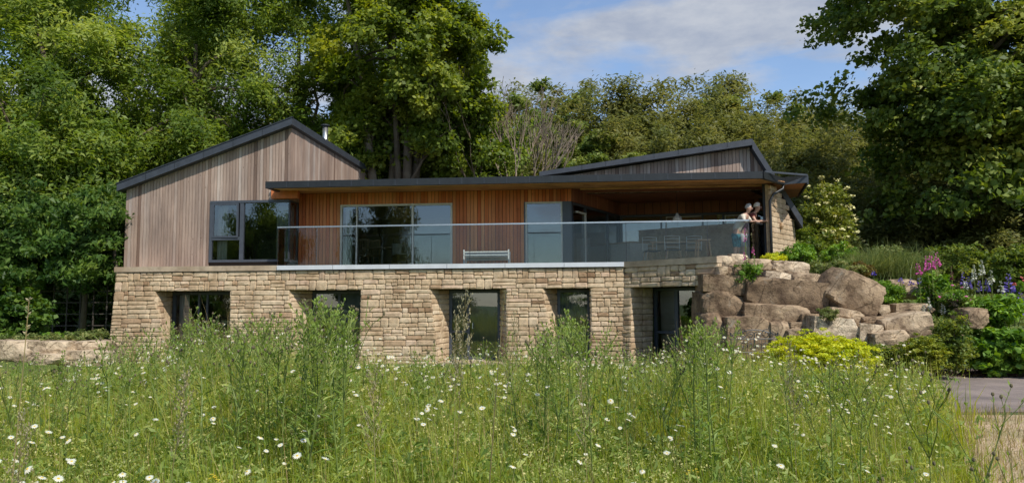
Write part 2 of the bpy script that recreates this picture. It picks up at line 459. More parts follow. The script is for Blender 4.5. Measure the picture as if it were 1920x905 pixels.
# ------------------------------------------------------------------ terrain
def sm(a, b, x):
    t = np.clip((x - a) / (b - a), 0, 1); return t * t * (3 - 2 * t)
def terrain(X, Y):
    X = np.asarray(X, dtype=float); Y = np.asarray(Y, dtype=float)
    z = np.zeros(np.broadcast(X, Y).shape)
    # meadow mound in front
    z = z + 0.34 * sm(-2, 2, Y) * (1 - sm(8.0, 12.5, Y)) * (1 - sm(0.30, 0.56, (X) / np.maximum(Y, 1.0)) * sm(1.0, 5.0, Y))
    # left terrace behind the low wall
    xe_ = -10.75 - 0.45 * np.clip(Y - 18.2, 0, 4)
    z = z + 0.80 * (1 - sm(xe_ - .2, xe_ + .1, X)) * sm(17.75, 18.05, Y) * (1 - sm(30, 34, Y))
    # right planted bank
    yb = 18.9 + 0.02 * (X - 5)
    steep = 2.6 - 0.9 * sm(7.5, 12.5, X)
    wid = 1.9 + 1.6 * sm(6.5, 10, X)
    z = z + steep * sm(5.3, 6.2, X) * sm(0, 1, (Y - yb) / wid) * (1 - sm(30, 36, Y))
    # hillside behind the house
    z = z + 2.7 * sm(30, 36, Y) + 0.22 * np.clip(Y - 33, 0, 34) * (1 + 0.0 * X)
    return z + 0.0
def tz(x, y):
    return float(terrain(x, y))

def grid_sheet(name, xs, ys, mat, dz=0.0, inside=None):
    XX, YY = np.meshgrid(xs, ys)
    ZZ = terrain(XX, YY) + dz
    V = np.stack([XX.ravel(), YY.ravel(), ZZ.ravel()], 1)
    nx, ny = len(xs), len(ys)
    i, j = np.meshgrid(np.arange(nx - 1), np.arange(ny - 1))
    a = (j * nx + i).ravel()
    Fc = np.stack([a, a + 1, a + nx + 1, a + nx], 1)
    if inside is not None:
        cx = (XX[:-1, :-1] + XX[1:, 1:]).ravel() / 2; cy = (YY[:-1, :-1] + YY[1:, 1:]).ravel() / 2
        Fc = Fc[inside(cx, cy)]
    me = mesh_np(name, V, Fc, 4, np.full(len(V), 0.5), [mat], smooth=True)
    return link_mesh(name, me)

def mat_ground():
    m, n, b = new_mat('lawn and soil')
    v = coords(n)
    a = noise_n(n, v, 14, 6, 0.7); c2 = noise_n(n, v, 0.35, 4, 0.6)
    r1 = ramp(n, [(0.3, (0.055, 0.085, 0.02)), (0.55, (0.10, 0.15, 0.035)), (0.8, (0.15, 0.19, 0.06))]); n.links.new(a, r1.inputs[0])
    r2 = ramp(n, [(0.35, (0.85, 0.85, 0.85)), (0.65, (1.1, 1.08, 0.95))]); n.links.new(c2, r2.inputs[0])
    n.links.new(mul_col(n, r1.outputs[0], r2.outputs[0]), b.inputs['Base Color']); b.inputs['Roughness'].default_value = 0.95
    bump(n, a, b, 0.8, 0.05); return m
xs = np.unique(np.concatenate([np.linspace(-400, -30, 14), np.arange(-30, 30.01, 0.6), np.arange(-11.2, -10.2, 0.1), np.linspace(30, 400, 14)]))
ys = np.unique(np.concatenate([np.linspace(-300, -10, 14), np.arange(-10, 40, 0.6), np.arange(17.6, 18.3, 0.1), np.arange(40, 80, 2.5), np.linspace(80, 500, 14)]))
tag(grid_sheet('ground', xs, ys, mat_ground()), kind='structure')

def mat_path():
    m, n, b = new_mat('worn tarmac path')
    v = coords(n); a = noise_n(n, v, 60, 5, 0.7); c = noise_n(n, coords(n, 'Object', (1, 1, 1)), 0.9, 7, 0.7)
    r1 = ramp(n, [(0.25, (0.17, 0.14, 0.125)), (0.7, (0.26, 0.22, 0.205))]); n.links.new(a, r1.inputs[0])
    r2 = ramp(n, [(0.35, (0.68, 0.66, 0.66)), (0.62, (1.2, 1.15, 1.1))]); n.links.new(c, r2.inputs[0])
    n.links.new(mul_col(n, r1.outputs[0], r2.outputs[0]), b.inputs['Base Color']); b.inputs['Roughness'].default_value = 0.9
    bump(n, a, b, 0.6, 0.01); return m
def mat_gravel():
    m, n, b = new_mat('straw strewn gravel')
    v = coords(n)
    vo = n.nodes.new('ShaderNodeTexVoronoi'); vo.inputs['Scale'].default_value = 38; n.links.new(v, vo.inputs['Vector'])
    r1 = ramp(n, [(0.1, (0.62, 0.49, 0.36)), (0.5, (0.47, 0.36, 0.25)), (0.9, (0.26, 0.19, 0.12))]); n.links.new(vo.outputs['Distance'], r1.inputs[0])
    c = noise_n(n, v, 1.1, 6, 0.7)
    r2 = ramp(n, [(0.35, (0.62, 0.70, 0.50)), (0.6, (1.15, 1.1, 1.05))]); n.links.new(c, r2.inputs[0])
    n.links.new(mul_col(n, r1.outputs[0], r2.outputs[0]), b.inputs['Base Color']); b.inputs['Roughness'].default_value = 0.95
    bump(n, vo.outputs['Distance'], b, 0.8, 0.02); return m
pxs = np.arange(3.0, 40, 0.5); pys = np.arange(11.5, 18.8, 0.25)
tag(grid_sheet('path', pxs, pys, mat_path(), 0.008, lambda x, y: x > 0.50 * y), kind='structure')
tag(grid_sheet('gravel_verge', np.arange(0.5, 30, 0.4), np.arange(2.0, 11.6, 0.4), mat_gravel(), 0.012, lambda x, y: x > 0.47 * y + 0.2), kind='structure')

# ------------------------------------------------------------------ house
house = empty('house', HO, HROT)
tag(house, 'modern two storey house of larch boards above a rubble stone ground floor', 'house')

class VP:
    """vertical plane in house-local coordinates through A towards B; off > 0 comes towards the camera"""
    def __init__(s, A, B):
        s.A = Vector((A[0], A[1], 0)); d = Vector((B[0] - A[0], B[1] - A[1], 0)); s.len = d.length
        s.d = d.normalized(); s.n = Vector((s.d.y, -s.d.x, 0))
    def p(s, a, z, off=0.0):
        q = s.A + s.d * a + s.n * off; return Vector((q.x, q.y, z))
    def hit(s, u, v):
        o = to_local(CAM); dw = ray(u, v); d = Vector((dw.dot(ex), dw.dot(ey), dw.z))
        t = (s.A - o).dot(s.n) / d.dot(s.n)
        q = o + d * t
        return (q - s.A).dot(s.d), q.z
def flat(w): return VP((0, w), (1, w))

ZD, ZL, ZH, ZS = 2.82, 2.10, 4.80, 5.17      # deck, stone lintels, window heads, soffit
counts = {'board': 0, 'stone': 0}

def boards(pl, s0, s1, zb, zt, width, mat, parent, openings=(), off=0.022, name='board', tone=(0, 1), gap=0.013, th=0.02, joined=False):
    n = max(1, round((s1 - s0) / width)); wd = (s1 - s0) / n
    loose = MB()
    for i in range(n):
        a, b = s0 + i * wd + gap / 2, s0 + (i + 1) * wd - gap / 2
        mid = (a + b) / 2
        spans = [(zb(mid), None)]
        ops = sorted([o for o in openings if o[0] < mid < o[1]], key=lambda o: o[2])
        segs = []; cur = zb(mid)
        for o in ops:
            if o[2] > cur + 0.02: segs.append((cur, o[2], False))
            cur = o[3]
        segs.append((cur, None, True))
        tn = min(1, max(0, R.gauss((tone[0] + tone[1]) / 2, (tone[1] - tone[0]) * 0.27)))
        for (z0, z1, top) in segs:
            za, zb_ = (zt(a), zt(b)) if top else (z1, z1)
            if min(za, zb_) <= z0 + 0.01: continue
            o2 = off + R.uniform(-0.004, 0.004)
            mb = loose if (joined or counts['board'] >= 295) else MB()
            mb.hexa([pl.p(a, z0, o2), pl.p(b, z0, o2), pl.p(b, z0, o2 - th), pl.p(a, z0, o2 - th)],
                    [pl.p(a, za, o2), pl.p(b, zb_, o2), pl.p(b, zb_, o2 - th), pl.p(a, za, o2 - th)], tn)
            if mb is not loose:
                counts['board'] += 1; mb.build(name, mat, parent)
    if loose.v: tag(loose.build('boarding', mat, parent), kind='stuff')

def slab_quad(mb, pl, a0, a1, z0, z1, off0, off1, tone=0.5, z1b=None):
    z1b = z1 if z1b is None else z1b
    mb.hexa([pl.p(a0, z0, off1), pl.p(a1, z0, off1), pl.p(a1, z0, off0), pl.p(a0, z0, off0)],
            [pl.p(a0, z1, off1), pl.p(a1, z1b, off1), pl.p(a1, z1b, off0), pl.p(a0, z1, off0)], tone)

# --- rubble stones on an arbitrary sheet P(s, z) with outward normal nrm
def stone_mesh(mb, Pf, nrm, s0, s1, z0, z1, edge=None, depth=0.07, rough=0.035, tone=None):
    g = 0.0035
    s0 += g; s1 -= g; z0 += g; z1 -= g
    if s1 - s0 < 0.03 or z1 - z0 < 0.03: return False
    cols = [0, 0.12, 0.5 + R.uniform(-.15, .15), 0.88, 1]; rows = [0, 0.22, 0.78, 1]
    lift = R.uniform(0.0, rough * 0.6); tilt = R.uniform(-rough, rough) * 0.5
    vs = []
    jit = min(z1 - z0, s1 - s0) * 0.13
    cj = {(0, 0): (R.uniform(0, jit), R.uniform(0, jit)), (4, 0): (-R.uniform(0, jit), R.uniform(0, jit)), (0, 3): (R.uniform(0, jit), -R.uniform(0, jit)), (4, 3): (-R.uniform(0, jit), -R.uniform(0, jit))}
    for j, ry in enumerate(rows):
        for i, rx in enumerate(cols):
            s = s0 + (s1 - s0) * rx; z = z0 + (z1 - z0) * ry
            dx, dz = cj.get((i, j), (0, 0)); s += dx; z += dz
            bord = i in (0, 4) or j in (0, 3)
            h = lift * 0.5 if bord else lift + R.uniform(0.008, rough) + tilt * (rx - 0.5)
            vs.append(Vector(Pf(s, z)) + nrm * h)
    nb = len(vs)
    ring = [0, 1, 2, 3, 4, 9, 14, 19, 18, 17, 16, 15, 10, 5]
    for k in ring:
        vs.append(vs[k] - nrm * (depth + lift * 0.5))
    fs = [(j * 5 + i, j * 5 + i + 1, (j + 1) * 5 + i + 1, (j + 1) * 5 + i) for j in range(3) for i in range(4)]
    L = len(ring)
    fs += [(ring[k], nb + k, nb + (k + 1) % L, ring[(k + 1) % L]) for k in range(L)]
    if tone is None: tone = R.betavariate(3.6, 3.0) if R.random() > 0.06 else R.uniform(0, 0.12)
    mb.add(vs, fs, tone)
    return True

def lay_rubble(Pf, nrm, z_lo, z_hi, ints, parent, mat, part=True, macro=0.265, cell=(0.30, 0.74), limit=295, rough=0.024):
    """coursed random rubble; ints(z) gives the solid intervals at that height"""
    joined = MB(); zs = [z_lo]
    brk = [z for z in (ZL,) if z_lo < z < z_hi]
    tgt = brk + [z_hi]
    for T in tgt:
        n = max(1, round((T - zs[-1]) / macro)); base = zs[-1]
        for k in range(n):
            zz = base + (T - base) * (k + 1) / n
            if k < n - 1: zz += R.uniform(-0.03, 0.03)
            zs.append(zz)
    cand = []
    for z0, z1 in zip(zs[:-1], zs[1:]):
        zm = (z0 + z1) / 2
        for ii, (a, b) in enumerate(ints(zm)):
            cuts = [a]
            while cuts[-1] < b - cell[1]: cuts.append(cuts[-1] + R.uniform(*cell))
            if b - cuts[-1] < 0.2 and len(cuts) > 1: cuts.pop()
            cuts.append(b)
            def rm(s, z):
                t = ints(z)
                if ii >= len(t) or len(t) != len(ints(zm)): return s
                a2, b2 = t[ii]; return a2 + (b2 - a2) * (s - a) / (b - a)
            for c0, c1 in zip(cuts[:-1], cuts[1:]):
                w = c1 - c0; pick = R.random(); subs = []
                if pick < 0.2 and w < 0.6: rows = [(0, 1)]
                elif pick < 0.82:
                    h = R.uniform(0.38, 0.62); rows = [(0, h), (h, 1)]
                else:
                    h1 = R.uniform(0.28, 0.38); h2 = R.uniform(0.62, 0.72); rows = [(0, h1), (h1, h2), (h2, 1)]
                side = R.random() < 0.15 and w > 0.5 and len(rows) > 1
                x0 = c0
                if side:
                    x0 = c0 + R.uniform(0.14, 0.2); cand.append((c0, x0, z0, z1, rm))
                for r0_, r1_ in rows:
                    k = 1 if (c1 - x0) < 0.34 else (2 if R.random() < 0.8 else 1)
                    if k == 1: sp = [x0, c1]
                    else: sp = [x0, x0 + (c1 - x0) * R.uniform(0.33, 0.67), c1]
                    for q0, q1 in zip(sp[:-1], sp[1:]):
                        cand.append((q0, q1, z0 + (z1 - z0) * r0_, z0 + (z1 - z0) * r1_, rm))
    areas = sorted([(c[1] - c[0]) * (c[3] - c[2]) for c in cand], reverse=True)
    room = max(0, limit - counts['stone']) if part else 0
    thr = areas[room] if room < len(areas) else -1
    if room == 0: thr = 1e9
    for q0, q1, a0, a1, rm in cand:
        zc = (a0 + a1) / 2
        s0, s1 = rm(q0, zc), rm(q1, zc)
        big = (q1 - q0) * (a1 - a0) > thr and counts['stone'] < limit
        mb = MB() if big else joined
        if stone_mesh(mb, Pf, nrm, s0, s1, a0, a1, rough=rough) and big:
            counts['stone'] += 1; mb.build('stone', mat, parent)
    if joined.v: tag(joined.build('small_stones', mat, parent), kind='stuff')

# --- ground floor stone wall
BAT = 0.28
def Pmain(s, z): return Vector((s, -BAT * (1 - z / 2.68), z))
nm = Vector((0, -1, BAT / 2.68 * 1.0)).normalized()
def e(u, z):   # x of a photo column on the battered face at height z
    w = -BAT * (1 - z / 2.68); v = 682 - z / 2.68 * 176
    return hx(u, w, v)
XL_t, XL_b = e(218, 2.68), e(201, 0)
XR = e(1172, 2.0)
ops = [((290, 319), (432, 430)), ((541, 563), (677, 673)), ((806, 823), (949, 950)), ((1017, 1043), (1108, 1108))]
OP = []
for (lt, lb), (rt, rb) in ops:
    OP.append((e(lt, ZL), e(lb, 0), e(rt, ZL), e(rb, 0)))
def lerp(a, b, t): return a + (b - a) * t
def ints_main(z):
    xl = lerp(XL_b, XL_t, z / 2.68)
    if z > ZL: return [(xl, XR)]
    out = []; cur = xl
    for lt, lb, rt, rb in OP:
        t = z / ZL
        out.append((cur, lerp(lb, lt, t))); cur = lerp(rb, rt, t)
    out.append((cur, XR)); return out
back = MB()
D0 = 0.045
# mortar backing: lintel band and piers as hexahedra just behind the stone faces
def back_pier(xa_b, xb_b, xa_t, xb_t, z0, z1, y1, ja=None, jb=None):
    ya, yb = -BAT * (1 - z0 / 2.68) + D0, -BAT * (1 - z1 / 2.68) + D0
    back.hexa([(xa_b, ya, z0), (xb_b, ya, z0), (jb if jb is not None else xb_b, y1, z0), (ja if ja is not None else xa_b, y1, z0)], [(xa_t, yb, z1), (xb_t, yb, z1), (jb if jb is not None else xb_t, y1, z1), (ja if ja is not None else xa_t, y1, z1)], 0.4)
WD = 0.72
doors_w = [(322, 425), (585, 676), (842, 938), (1045, 1107)]
cb, ct, jj = XL_b + 0.02, lerp(XL_b, XL_t, ZL / 2.68) + 0.02, None
for (ua_, ub_), (lt, lb, rt, rb) in zip(doors_w, OP):
    back_pier(cb, lb - 0.05, ct, lt - 0.05, -0.3, ZL, WD, jj, hx(ua_, WD, 600) - .05); cb, ct, jj = rb + 0.05, rt + 0.05, max(hx(ub_, WD, 600), rt - .02) + .05
back_pier(cb, XR, ct, XR, -0.3, ZL, WD, jj)
back_pier(ct * 0 + lerp(XL_b, XL_t, ZL / 2.68) + 0.02, XR, XL_t + 0.02, XR, ZL + 0.035, 2.66, WD + 0.15)
wall = back.build('lower_wall', M['mortar'], house)
lay_rubble(Pmain, nm, -0.05, 2.67, ints_main, wall, M['stone'])
# reveals
doors_w = [(322, 425), (585, 676), (842, 938), (1045, 1107)]
DW = []
for (u0_, u1_), (lt, lb, rt, rb) in zip(doors_w, OP):
    x0, x1 = hx(u0_, WD, 600), hx(u1_, WD, 600)
    x1 = max(x1, rt + (-0.02)) if u1_ in (676, 425, 1107) else x1
    DW.append((x0, x1))
    for side in (0, 1):
        xt, xb_, xd = (lt, lb, x0) if side == 0 else (rt, rb, x1)
        def Prev(s, z, xt=xt, xb_=xb_, xd=xd):
            xf = lerp(xb_, xt, z / ZL); yf = -BAT * (1 - z / 2.68)
            return Vector((lerp(xf, xd, s), lerp(yf, WD, s), z))
        d = (Prev(1, 1) - Prev(0, 1)).normalized()
        n_ = Vector((-d.y, d.x, 0)); n_ = n_ if (n_.x > 0) == (side == 0) else -n_
        dep = (Prev(1, 1) - Prev(0, 1)).length
        mbr = MB(); z = -0.05
        while z < ZL - 0.03:
            h = min(R.uniform(0.11, 0.2), ZL - z)
            if ZL - z - h < 0.08: h = ZL - z
            cut = R.uniform(0.35, 0.65)
            def Ps(s, zz): return Prev(s / dep, zz)
            for a, b in ((0.0, cut * dep), (cut * dep, dep)):
                stone_mesh(mbr, Ps, n_, a, b, z, z + h, rough=0.02)
            z += h
        tag(mbr.build('reveal_stones', M['stone'], wall), kind='stuff')
    # dark soffit board under the lintel
    s_ = MB(); s_.hexa([(lt - .05, -BAT * .2 + .03, ZL + .004), (rt + .05, -BAT * .2 + .03, ZL + .004), (rt + .05, WD, ZL + .004), (lt - .05, WD, ZL + .004)],
                       [(lt - .05, -BAT * .2 + .03, ZL + .03), (rt + .05, -BAT * .2 + .03, ZL + .03), (rt + .05, WD, ZL + .03), (lt - .05, WD, ZL + .03)])
    s_.build('lintel', M['backing'], wall)
    t_ = MB(); t_.box(lerp(lb, lt, 0.1), rb + 0.02, -BAT - 0.08, WD + 0.1, -0.05, 0.045, 0.9); t_.build('doorstep', M['coping'], wall)

# --- splayed stone wall that turns towards the camera
A5 = Pmain(XR, 2.68); B5 = to_local(at(1346, 487, 18.7))
P5 = VP((A5.x, 0.0), (B5.x, B5.y))
def batoff(z): return BAT * (1 - z / 2.68)
def Pseg(s, z): return P5.p(s, z, batoff(z))
s5a_t = P5.hit(1186, 538)[0]; s5a_b = s5a_t + 0.12
s5b = P5.hit(1326, 535)[0]; s5e = P5.len
def ints5(z):
    if z > ZL: return [(0.02, s5e)]
    return [(0.02, lerp(s5a_b, s5a_t, z / ZL)), (s5b, s5e)]
bk = MB()
slab_quad(bk, P5, 0.02, s5e, ZL + .03, 2.66, -0.75, -D0 - 0.02)
slab_quad(bk, P5, 0.02, s5a_t - 0.05, -0.3, ZL, -0.75, -D0 - 0.02)
slab_quad(bk, P5, s5b + .05, s5e, -0.3, ZL, -0.75, -D0 - 0.02)
wall5 = bk.build('splayed_wall', M['mortar'], house)
lay_rubble(Pseg, P5.n, -0.05, 2.67, ints5, wall5, M['stone'], part=True, limit=counts['stone'] + 60 if counts['stone'] < 240 else 300)
mbr = MB(); z = -0.05
while z < ZL - 0.03:
    h = min(R.uniform(0.12, 0.19), ZL - z)
    if ZL - z - h < 0.08: h = ZL - z
    for a, b in ((0.0, 0.5), (0.5, 0.95)):
        def Ps(s, zz): return P5.p(lerp(s5a_b, s5a_t, zz / ZL), zz, batoff(zz) - s)
        stone_mesh(mbr, Ps, P5.d, a, b, z, z + h, rough=0.02)
    z += h
tag(mbr.build('reveal_stones', M['stone'], wall5), kind='stuff')
c_ = MB(); slab_quad(c_, P5, -0.02, s5e, 2.67, 2.83, -1.0, 0.05, 0.5); c_.build('coping', M['coping'], wall5)
c_ = MB(); c_.box(XL_t - 0.03, hx(520, -0.05, 500), -0.06, 0.85, 2.68, 2.83, 0.6); c_.build('coping', M['coping'], wall)
xt0, xt1 = hx(519, -0.09, 500), hx(1170, -0.09, 495)
tr = MB(); tr.box(xt0, xt1, -0.09, 0.6, 2.695, 2.822); tr.build('deck_edge', M['white_trim'], house)

# --- glazing
def glazed(name, pl, s0, s1, z0, z1, fw, fmat, mull=(), trans=(), off=0.0, depth=0.09, parent=house, label=None, panes=True, gmat=None):
    mb = MB()
    slab_quad(mb, pl, s0, s0 + fw, z0, z1, off - depth, off)
    slab_quad(mb, pl, s1 - fw, s1, z0, z1, off - depth, off)
    slab_quad(mb, pl, s0 + fw, s1 - fw, z1 - fw, z1, off - depth, off)
    slab_quad(mb, pl, s0 + fw, s1 - fw, z0, z0 + fw, off - depth, off)
    for a, wd in mull: slab_quad(mb, pl, a - wd / 2, a + wd / 2, z0 + fw, z1 - fw, off - depth * 0.9, off - 0.004)
    for a, b, zz, wd in trans: slab_quad(mb, pl, a, b, zz - wd / 2, zz + wd / 2, off - depth * 0.85, off - 0.008)
    fr = mb.build(name, fmat, parent)
    if label: fr['label'] = label
    if panes:
        edges = [s0 + fw] + [x for a, wd in mull for x in (a - wd / 2, a + wd / 2)] + [s1 - fw]
        for a, b in zip(edges[::2], edges[1::2]):
            g = MB(); g.add([pl.p(a, z0 + fw, off - depth * .5), pl.p(b, z0 + fw, off - depth * .5), pl.p(b, z1 - fw, off - depth * .5), pl.p(a, z1 - fw, off - depth * .5)], [(0, 1, 2, 3)])
            g.build('pane', gmat or M['glass'], fr)
    return fr

G0 = flat(WD)
for k, (x0, x1) in enumerate(DW):
    w = x1 - x0
    ml = {0: [(x0 + w * 0.38, 0.05), (x0 + w * .5, .05)], 1: [(x0 + w * .48, 0.07)], 2: [(hx(878, WD, 600), 0.07)], 3: []}[k]
    tr_ = {0: [], 1: [], 2: [(x0 + .06, hx(878, WD, 600), 0.86, 0.06)], 3: [(x0 + .06, x1 - .06, 0.80, 0.07)]}[k]
    d = glazed('patio_door', G0, x0, x1, 0.045, ZL - 0.02, 0.085, M['frame_dark'], ml, tr_, off=-0.02)
    hd = MB(); hd.box(x0 + w * .46, x0 + w * .46 + .02, WD - .06, WD - .01, 0.95, 1.12); hd.build('handle', M['steel'], d)
pl5 = VP(P5.p(0, 0, -0.92).xy, P5.p(1, 0, -0.92).xy)
sa, sb = pl5.hit(1226, 600)[0], pl5.hit(1330, 600)[0]
sm1 = pl5.hit(1268, 600)[0]
glazed('patio_door', pl5, sa, sb, 0.045, ZL - 0.01, 0.085, M['frame_dark'], [(sm1, 0.12)], [(sa + .08, sm1, 0.85, 0.07)])
# blinds and curtains hanging inside the ground floor doors
def curtain(pl, s0, s1, z0, z1, off, label, cat='curtain', mat=None, folds=0.09, amp=0.03, name='curtain'):
    n = max(6, int((s1 - s0) / folds * 6)); vs = []; fs = []
    for i in range(n + 1):
        s = s0 + (s1 - s0) * i / n; o = off + amp * math.sin(i / 6 * 2 * math.pi) + R.uniform(-.3, .3) * amp * .4
        vs += [to_world(pl.p(s, z0, o)), to_world(pl.p(s, z1, off + (o - off) * 0.6)), to_world(pl.p(s, z0, o - 0.012)), to_world(pl.p(s, z1, off + (o - off) * .6 - 0.012))]
    for i in range(n):
        a = i * 4; fs += [(a, a + 4, a + 5, a + 1), (a + 3, a + 7, a + 6, a + 2)]
    mb = MB(); mb.smooth = True; mb.add(vs, fs)
    o = mb.build(name, mat or M['curtain']); tag(o, label, cat); return o
x0, x1 = DW[0]
curtain(G0, x0 + .1, x0 + .42, 0.1, 2.0, -0.25, 'white curtain drawn aside behind the leftmost ground floor door')
curtain(G0, DW[3][0] + .08, DW[3][1] - .08, 0.1, 2.02, -0.22, 'closed vertical blind behind the narrow fourth ground floor door', 'blind', mat_plain('blind fabric', (0.30, 0.32, 0.32), 0.9, 0, 20, .1), 0.085, 0.018, 'blind')
for k, lab in ((1, 'pale roller blind filling the right half of the second ground floor door'), (2, 'pale grey blind lowered behind the middle ground floor door')):
    a, b = DW[k]; a2 = a + (b - a) * (.5 if k == 1 else .05)
    curtain(G0, a2, b - .08, 0.1, 2.02, -0.2, lab, 'blind', mat_plain('roller blind', (0.34, 0.35, 0.33), 0.9, 0, 5, .05), 0.4, 0.004, 'blind')
curtain(pl5, sa + .1, sm1 - .08, 0.1, 2.0, -0.2, 'pale blind behind the left leaf of the ground floor door by the rocks', 'blind', mat_plain('roller blind pale', (0.40, 0.41, 0.39), 0.9, 0, 5, .05), 0.4, 0.004, 'blind')
# ground floor room shell
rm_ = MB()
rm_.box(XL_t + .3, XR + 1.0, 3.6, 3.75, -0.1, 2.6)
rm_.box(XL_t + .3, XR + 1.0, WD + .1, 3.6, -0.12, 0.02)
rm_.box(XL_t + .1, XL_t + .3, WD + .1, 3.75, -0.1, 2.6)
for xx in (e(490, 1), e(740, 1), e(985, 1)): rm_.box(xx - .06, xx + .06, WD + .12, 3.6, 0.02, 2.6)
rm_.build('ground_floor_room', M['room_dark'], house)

# --- left wing
PW = flat(0.8)
xa, _ = PW.hit(235, 420); xc, _ = PW.hit(545, 330)
PVg = flat(0.55)
pk = PVg.hit(547.5, 220); lo_ = PVg.hit(219, 345)
slope = (pk[1] - lo_[1]) / (pk[0] - lo_[0])
TH = 0.22
def roof_top(x): return lo_[1] + slope * (x - lo_[0])
W_END = 10.2
left = MB()
left.box(xa + .03, xc - .03, W_END - .2, W_END - .05, ZD, roof_top(xa) - TH)   # rear wall
left.hexa([(xa, .8, ZD), (xa + .12, .8, ZD), (xa + .12, W_END - .05, ZD), (xa, W_END - .05, ZD)],
          [(xa, .8, roof_top(xa) - TH), (xa + .12, .8, roof_top(xa + .12) - TH), (xa + .12, W_END - .05, roof_top(xa + .12) - TH), (xa, W_END - .05, roof_top(xa) - TH)])
lw = left.build('left_wing_wall', M['clad_grey'], house)
# windows of the wing
w1l, w1t = PW.hit(395, 377); w1r = xc; w1b = ZD + 0.03
_, w1bz = PW.hit(470, 491)
bkm = MB()
zc = lambda x: roof_top(x) - TH
bkm.hexa([(xa, .825, ZD - .1), (w1l, .825, ZD - .1), (w1l, .9, ZD - .1), (xa, .9, ZD - .1)], [(xa, .825, zc(xa)), (w1l, .825, zc(w1l)), (w1l, .9, zc(w1l)), (xa, .9, zc(xa))])
bkm.hexa([(w1l, .825, w1t), (xc - .03, .825, w1t), (xc - .03, .9, w1t), (w1l, .9, w1t)], [(w1l, .825, zc(w1l)), (xc - .03, .825, zc(xc)), (xc - .03, .9, zc(xc)), (w1l, .9, zc(w1l))])
bkm.box(w1l, xc - .03, .825, .9, ZD - .1, w1bz)
fw_ = bkm.build('wing_front_wall', M['backing'], house)
boards(PW, xa, xc, lambda x: ZD + 0.02, lambda x: roof_top(x) - TH - .005, 0.098, M['clad_grey'], fw_, [(w1l, w1r + .2, 0, w1t)], off=0.0)
PR = VP((xc, 0.8), (xc, W_END))      # return wall; its outward side must face right
PR.n = Vector((1, 0, 0)); PR.A = Vector((xc, 0.8, 0))
bkr = MB()
bkr.box(xc - .1, xc - .025, .9, W_END - .2, w1t, zc(xc) - .02)
bkr.box(xc - .1, xc - .025, 1.5, W_END - .2, ZD, w1t - .002)
rw = bkr.build('wing_return_wall', M['backing'], house)
boards(PR, 0.0, W_END - 1.0, lambda s: (w1t if s < 0.75 else ZD), lambda s: zc(xc) - .005, 0.16, M['clad_grey'], rw, off=0.0, tone=(0.1, 0.9))
# roof slab with metal edge
xe = pk[0]
rf = MB()
rf.hexa([(lo_[0], .55, lo_[1] - TH), (xe, .55, pk[1] - TH), (xe, W_END + .25, pk[1] - TH), (lo_[0], W_END + .25, lo_[1] - TH)],
        [(lo_[0], .55, lo_[1]), (xe, .55, pk[1]), (xe, W_END + .25, pk[1]), (lo_[0], W_END + .25, lo_[1])])
rfo = rf.build('left_roof', M['metal_roof'], house)
cp = MB()
cp.hexa([(lo_[0] - .02, .53, lo_[1]), (xe + .02, .53, pk[1]), (xe + .02, .62, pk[1]), (lo_[0] - .02, .62, lo_[1])], [(lo_[0] - .02, .53, lo_[1] + .03), (xe + .02, .53, pk[1] + .03), (xe + .02, .62, pk[1] + .03), (lo_[0] - .02, .62, lo_[1] + .03)])
cp.build('verge_trim', M['metal_dark'], rfo)
# flue standing on the left roof
fy = 6.2; fx, fzt = hl(610, 233, fy); fxx = xe - 0.35
fx, fzt = hl(610, 233, fy)
fl = MB(); fl.smooth = True; fl.tube([(fx, fy, roof_top(xe) - .4), (fx, fy, fzt - .12)], 0.11, 14)
flo = fl.build('flue', M['steel'], house)
cpf = MB(); cpf.lathe([(0.06, 0), (0.13, .02), (.17, .05), (.17, .09), (.04, .12)], 14, (fx, fy, fzt - .12)); cpf.build('flue_cap', M['metal_dark'], flo)
st = MB()
for dx, dy in ((.75, -.3), (.6, .5), (.55, 0.1)): st.tube([(fx, fy, fzt - .75), (fx + dx, fy + dy, roof_top(xe) - .45)], 0.012, 5)
st.build('flue_stay', M['steel'], flo)

# wing corner window: casement, big pane, glass-to-glass corner
s447, s453 = PW.hit(447, 430)[0], PW.hit(453.5, 430)[0]
fr = MB()
F_ = 0.075
slab_quad(fr, PW, w1l, w1l + F_, w1bz, w1t, -.09, .03); slab_quad(fr, PW, w1l, xc - .02, w1t - F_, w1t, -.09, .034); slab_quad(fr, PW, w1l, xc - .02, w1bz, w1bz + F_, -.09, .034)
slab_quad(fr, PW, s453 - .06, s453 + .06, w1bz + F_, w1t - F_, -.09, .025)
_, ztr = PW.hit(430, 447)
slab_quad(fr, PW, w1l + F_, s453 - .06, ztr - .05, ztr + .05, -.09, .02)
slab_quad(fr, PW, xc - .05, xc, w1bz, w1t - F_, -.06, .0)
fr.box(xc - .05, xc, 0.8, 1.48, w1t - .06, w1t - .004); fr.box(xc - .05, xc, .8, 1.48, w1bz, w1bz + .06); fr.box(xc - .05, xc, 1.42, 1.5, w1bz, w1t)
cw = fr.build('corner_window', M['frame_dark'], house)
for a, b, c, d in ((w1l + F_, s453 - .06, w1bz + F_, ztr - .05), (s453 + .06, xc - .05, w1bz + F_, w1t - F_)):
    g = MB(); g.add([PW.p(a, c, -.03), PW.p(b, c, -.03), PW.p(b, d, -.03), PW.p(a, d, -.03)], [(0, 1, 2, 3)]); g.build('pane', M['glass'], cw)
g = MB(); g.add([(xc - .02, .8, w1bz), (xc - .02, 1.46, w1bz), (xc - .02, 1.46, w1t), (xc - .02, .8, w1t)], [(0, 1, 2, 3)]); g.build('pane', M['glass'], cw)
